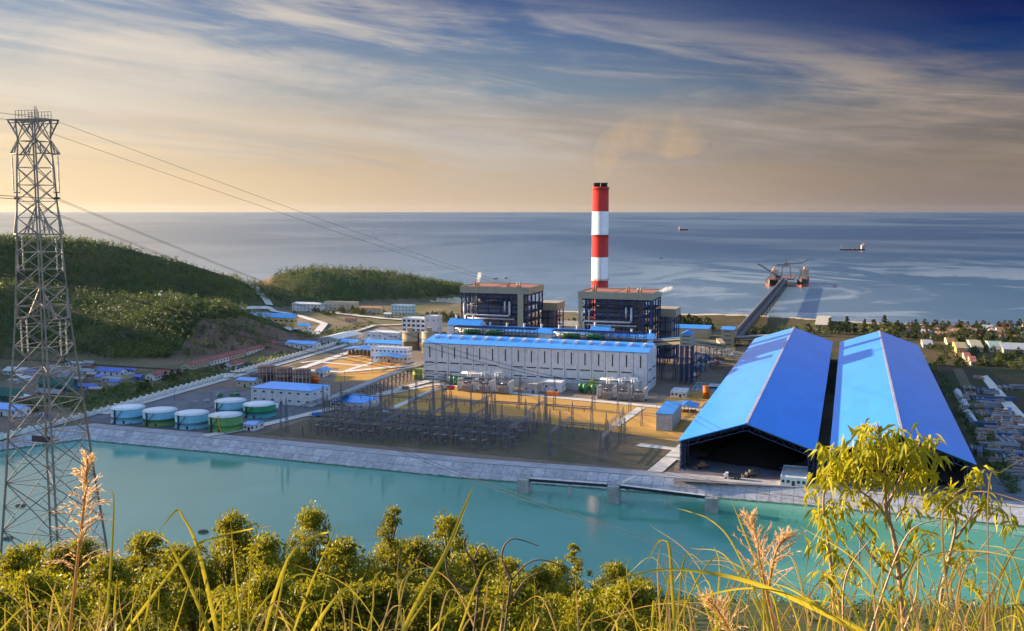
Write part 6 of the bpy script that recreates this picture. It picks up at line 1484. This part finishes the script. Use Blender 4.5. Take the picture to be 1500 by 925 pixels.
bp_ = b2[1]+U*b2[2]+V*20; bp_.z = b2[4]-1
puff('steam', 'small white steam jet blowing right from the right boiler roof', [bp_, bp_+Vector((4, 0, 1)), bp_+Vector((9, 0, 2.6)), bp_+Vector((13, 0, 3.2))], (1, 1, 1), .5, (.5, 2.8), .3)
# ---------------------------------------------------------------- sky, sun, camera
w = bpy.data.worlds.new('World'); S.world = w; w.use_nodes = True
for n in list(w.node_tree.nodes): w.node_tree.nodes.remove(n)
nt = NT(w.node_tree); out = nt.n('ShaderNodeOutputWorld')
gen = nt.n('ShaderNodeTexCoord').outputs['Generated']; sp = nt.n('ShaderNodeSeparateXYZ', {0: gen})
az = nt.m('DIVIDE', nt.m('ARCTAN2', sp.outputs[0], sp.outputs[1]), math.radians(27))
el = nt.m('DIVIDE', nt.m('ARCSINE', sp.outputs[2]), math.radians(30))
D = math.pi/180
def R3(*st_): return [(e/30, lin(c)) for e, c in st_]
left = nt.ramp(el, R3((0, (254, 226, 182)), (2, (252, 224, 180)), (4.5, (246, 224, 190)), (6, (226, 214, 196)), (8, (178, 186, 190)), (10, (138, 160, 186)), (12, (128, 146, 178)), (14.5, (230, 234, 232)), (20, (245, 246, 240)), (30, (190, 205, 222))))
mid = nt.ramp(el, R3((0, (208, 184, 158)), (2.5, (196, 174, 150)), (5, (174, 164, 154)), (6.5, (130, 148, 164)), (9.5, (92, 118, 156)), (12, (64, 86, 136)), (18, (110, 140, 178)), (30, (120, 155, 205))))
right = nt.ramp(el, R3((0, (138, 124, 118)), (2.5, (136, 122, 110)), (5, (118, 112, 110)), (6.5, (58, 82, 112)), (8, (14, 58, 112)), (10, (3, 32, 92)), (12, (2, 15, 70)), (18, (8, 40, 105)), (30, (45, 95, 175))))
back = nt.ramp(el, R3((0, (240, 225, 222)), (6, (222, 225, 238)), (15, (205, 220, 246)), (30, (170, 205, 250))))  # bright sky behind the camera, added as fill for faces turned towards it
f1 = nt.rng(az, -1.1, .1); f2 = nt.rng(az, -.1, 1.0)
clear = nt.mix(f2, nt.mix(f1, left, mid), right)
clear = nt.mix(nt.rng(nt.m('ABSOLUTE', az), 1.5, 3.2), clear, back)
cc = nt.mix(f2, nt.mix(f1, lin((232, 220, 204)), lin((198, 190, 182))), lin((164, 148, 134)))
tilt = nt.m('ADD', el, nt.m('MULTIPLY', nt.m('SUBTRACT', az, -.1), .1))
cv = nt.n('ShaderNodeCombineXYZ', {0: az, 1: nt.m('MULTIPLY', tilt, 4.2), 2: 7.4})
n1 = nt.noise(cv, 1.15, 8, .58, .9); n2 = nt.noise(nt.mapping(cv, (1.0, 2.6, 1), (0, 0, -.25)), 2.6, 7, .62, .8)
cm = nt.m('ADD', nt.m('MULTIPLY', n1, .62), nt.m('MULTIPLY', n2, .38))
bandc = nt.rng(el, .0, .14); high = nt.rng(nt.m('ADD', el, nt.m('MULTIPLY', az, .13)), .30, .42, 1, .06)
cmask = nt.m('MULTIPLY', nt.m('MULTIPLY', nt.rng(cm, .42, .64), bandc), nt.m('MULTIPLY', high, .95))
col = nt.mix(cmask, clear, cc)
n3 = nt.noise(nt.mapping(cv, (.8, 3.0, 1), (0, 0, -.12), (4, 2, 1)), 1.8, 6, .6, .7)
low = nt.m('MULTIPLY', nt.rng(n3, .42, .64), nt.m('MULTIPLY', nt.rng(el, .03, .12), nt.rng(el, .3, .2)))
col = nt.mix(nt.m('MULTIPLY', low, .36), col, nt.mix(f2, nt.mix(f1, lin((196, 186, 176)), lin((150, 150, 156))), lin((92, 94, 104))))
dn = nt.n('ShaderNodeVectorMath', {0: gen, 1: tuple(SD)}, operation='DOT_PRODUCT').outputs['Value']
glow = nt.m('MULTIPLY', nt.m('POWER', nt.m('MAXIMUM', dn, 0.0), 16.0), 2.2)
col = nt.mix(1.0, col, nt.mix(1.0, (1.0, .72, .42), nt.n('ShaderNodeCombineColor', {0: glow, 1: glow, 2: glow}).outputs[0], 'MULTIPLY'), 'ADD')
sky = nt.n('ShaderNodeTexSky', sky_type='NISHITA', sun_disc=False, sun_elevation=SUN_EL, sun_rotation=-SUN_AZ, altitude=100, air_density=1.0, dust_density=1.5, ozone_density=2.5)
bg1 = nt.n('ShaderNodeBackground', {'Color': sky.outputs[0], 'Strength': .15})
bg2 = nt.n('ShaderNodeBackground', {'Color': col, 'Strength': 2**-EXPO})
fm = nt.rng(el, .55, 1.0)
mx = nt.n('ShaderNodeMixShader', {0: fm, 1: bg2.outputs[0], 2: bg1.outputs[0]})
nt.L(mx.outputs[0], out.inputs[0])
sl = bpy.data.lights.new('sun', 'SUN'); sl.energy = 5.0; sl.angle = math.radians(.6); sl.color = (1, .75, .46)
so = bpy.data.objects.new('sun', sl); C.objects.link(so); so.rotation_euler = (-SD).to_track_quat('-Z', 'Y').to_euler(); so.location = (-400, 300, 400)
hm, hn, hout = newmat('haze')
hn.L(hn.n('ShaderNodeVolumePrincipled', {'Color': (.8, .88, 1.0), 'Density': HAZE, 'Anisotropy': .55}).outputs[0], hout.inputs['Volume'])
tag(obj('haze', MB().box(-62000, -900, -22, 62000, 46000, 260), hm), kind='stuff')
cam = bpy.data.cameras.new('camera'); co = bpy.data.objects.new('camera', cam); C.objects.link(co); S.camera = co
co.location = (0, 0, H); co.rotation_euler = (math.pi/2-TH, 0, 0); cam.sensor_width = 36; cam.lens = 36*F/1500; cam.clip_start = .05; cam.clip_end = 120000
S.render.engine = 'CYCLES'
S.view_settings.view_transform = 'Standard'; S.view_settings.look = 'None'; S.view_settings.exposure = EXPO; S.view_settings.gamma = 1; S.view_settings.use_curve_mapping = False
S.cycles.use_denoising = True; S.cycles.max_bounces = 5; S.cycles.diffuse_bounces = 2; S.cycles.glossy_bounces = 3; S.cycles.transmission_bounces = 3; S.cycles.volume_bounces = 1; S.cycles.caustics_reflective = False; S.cycles.caustics_refractive = False
S.cycles.use_adaptive_sampling = True; S.cycles.adaptive_threshold = .02
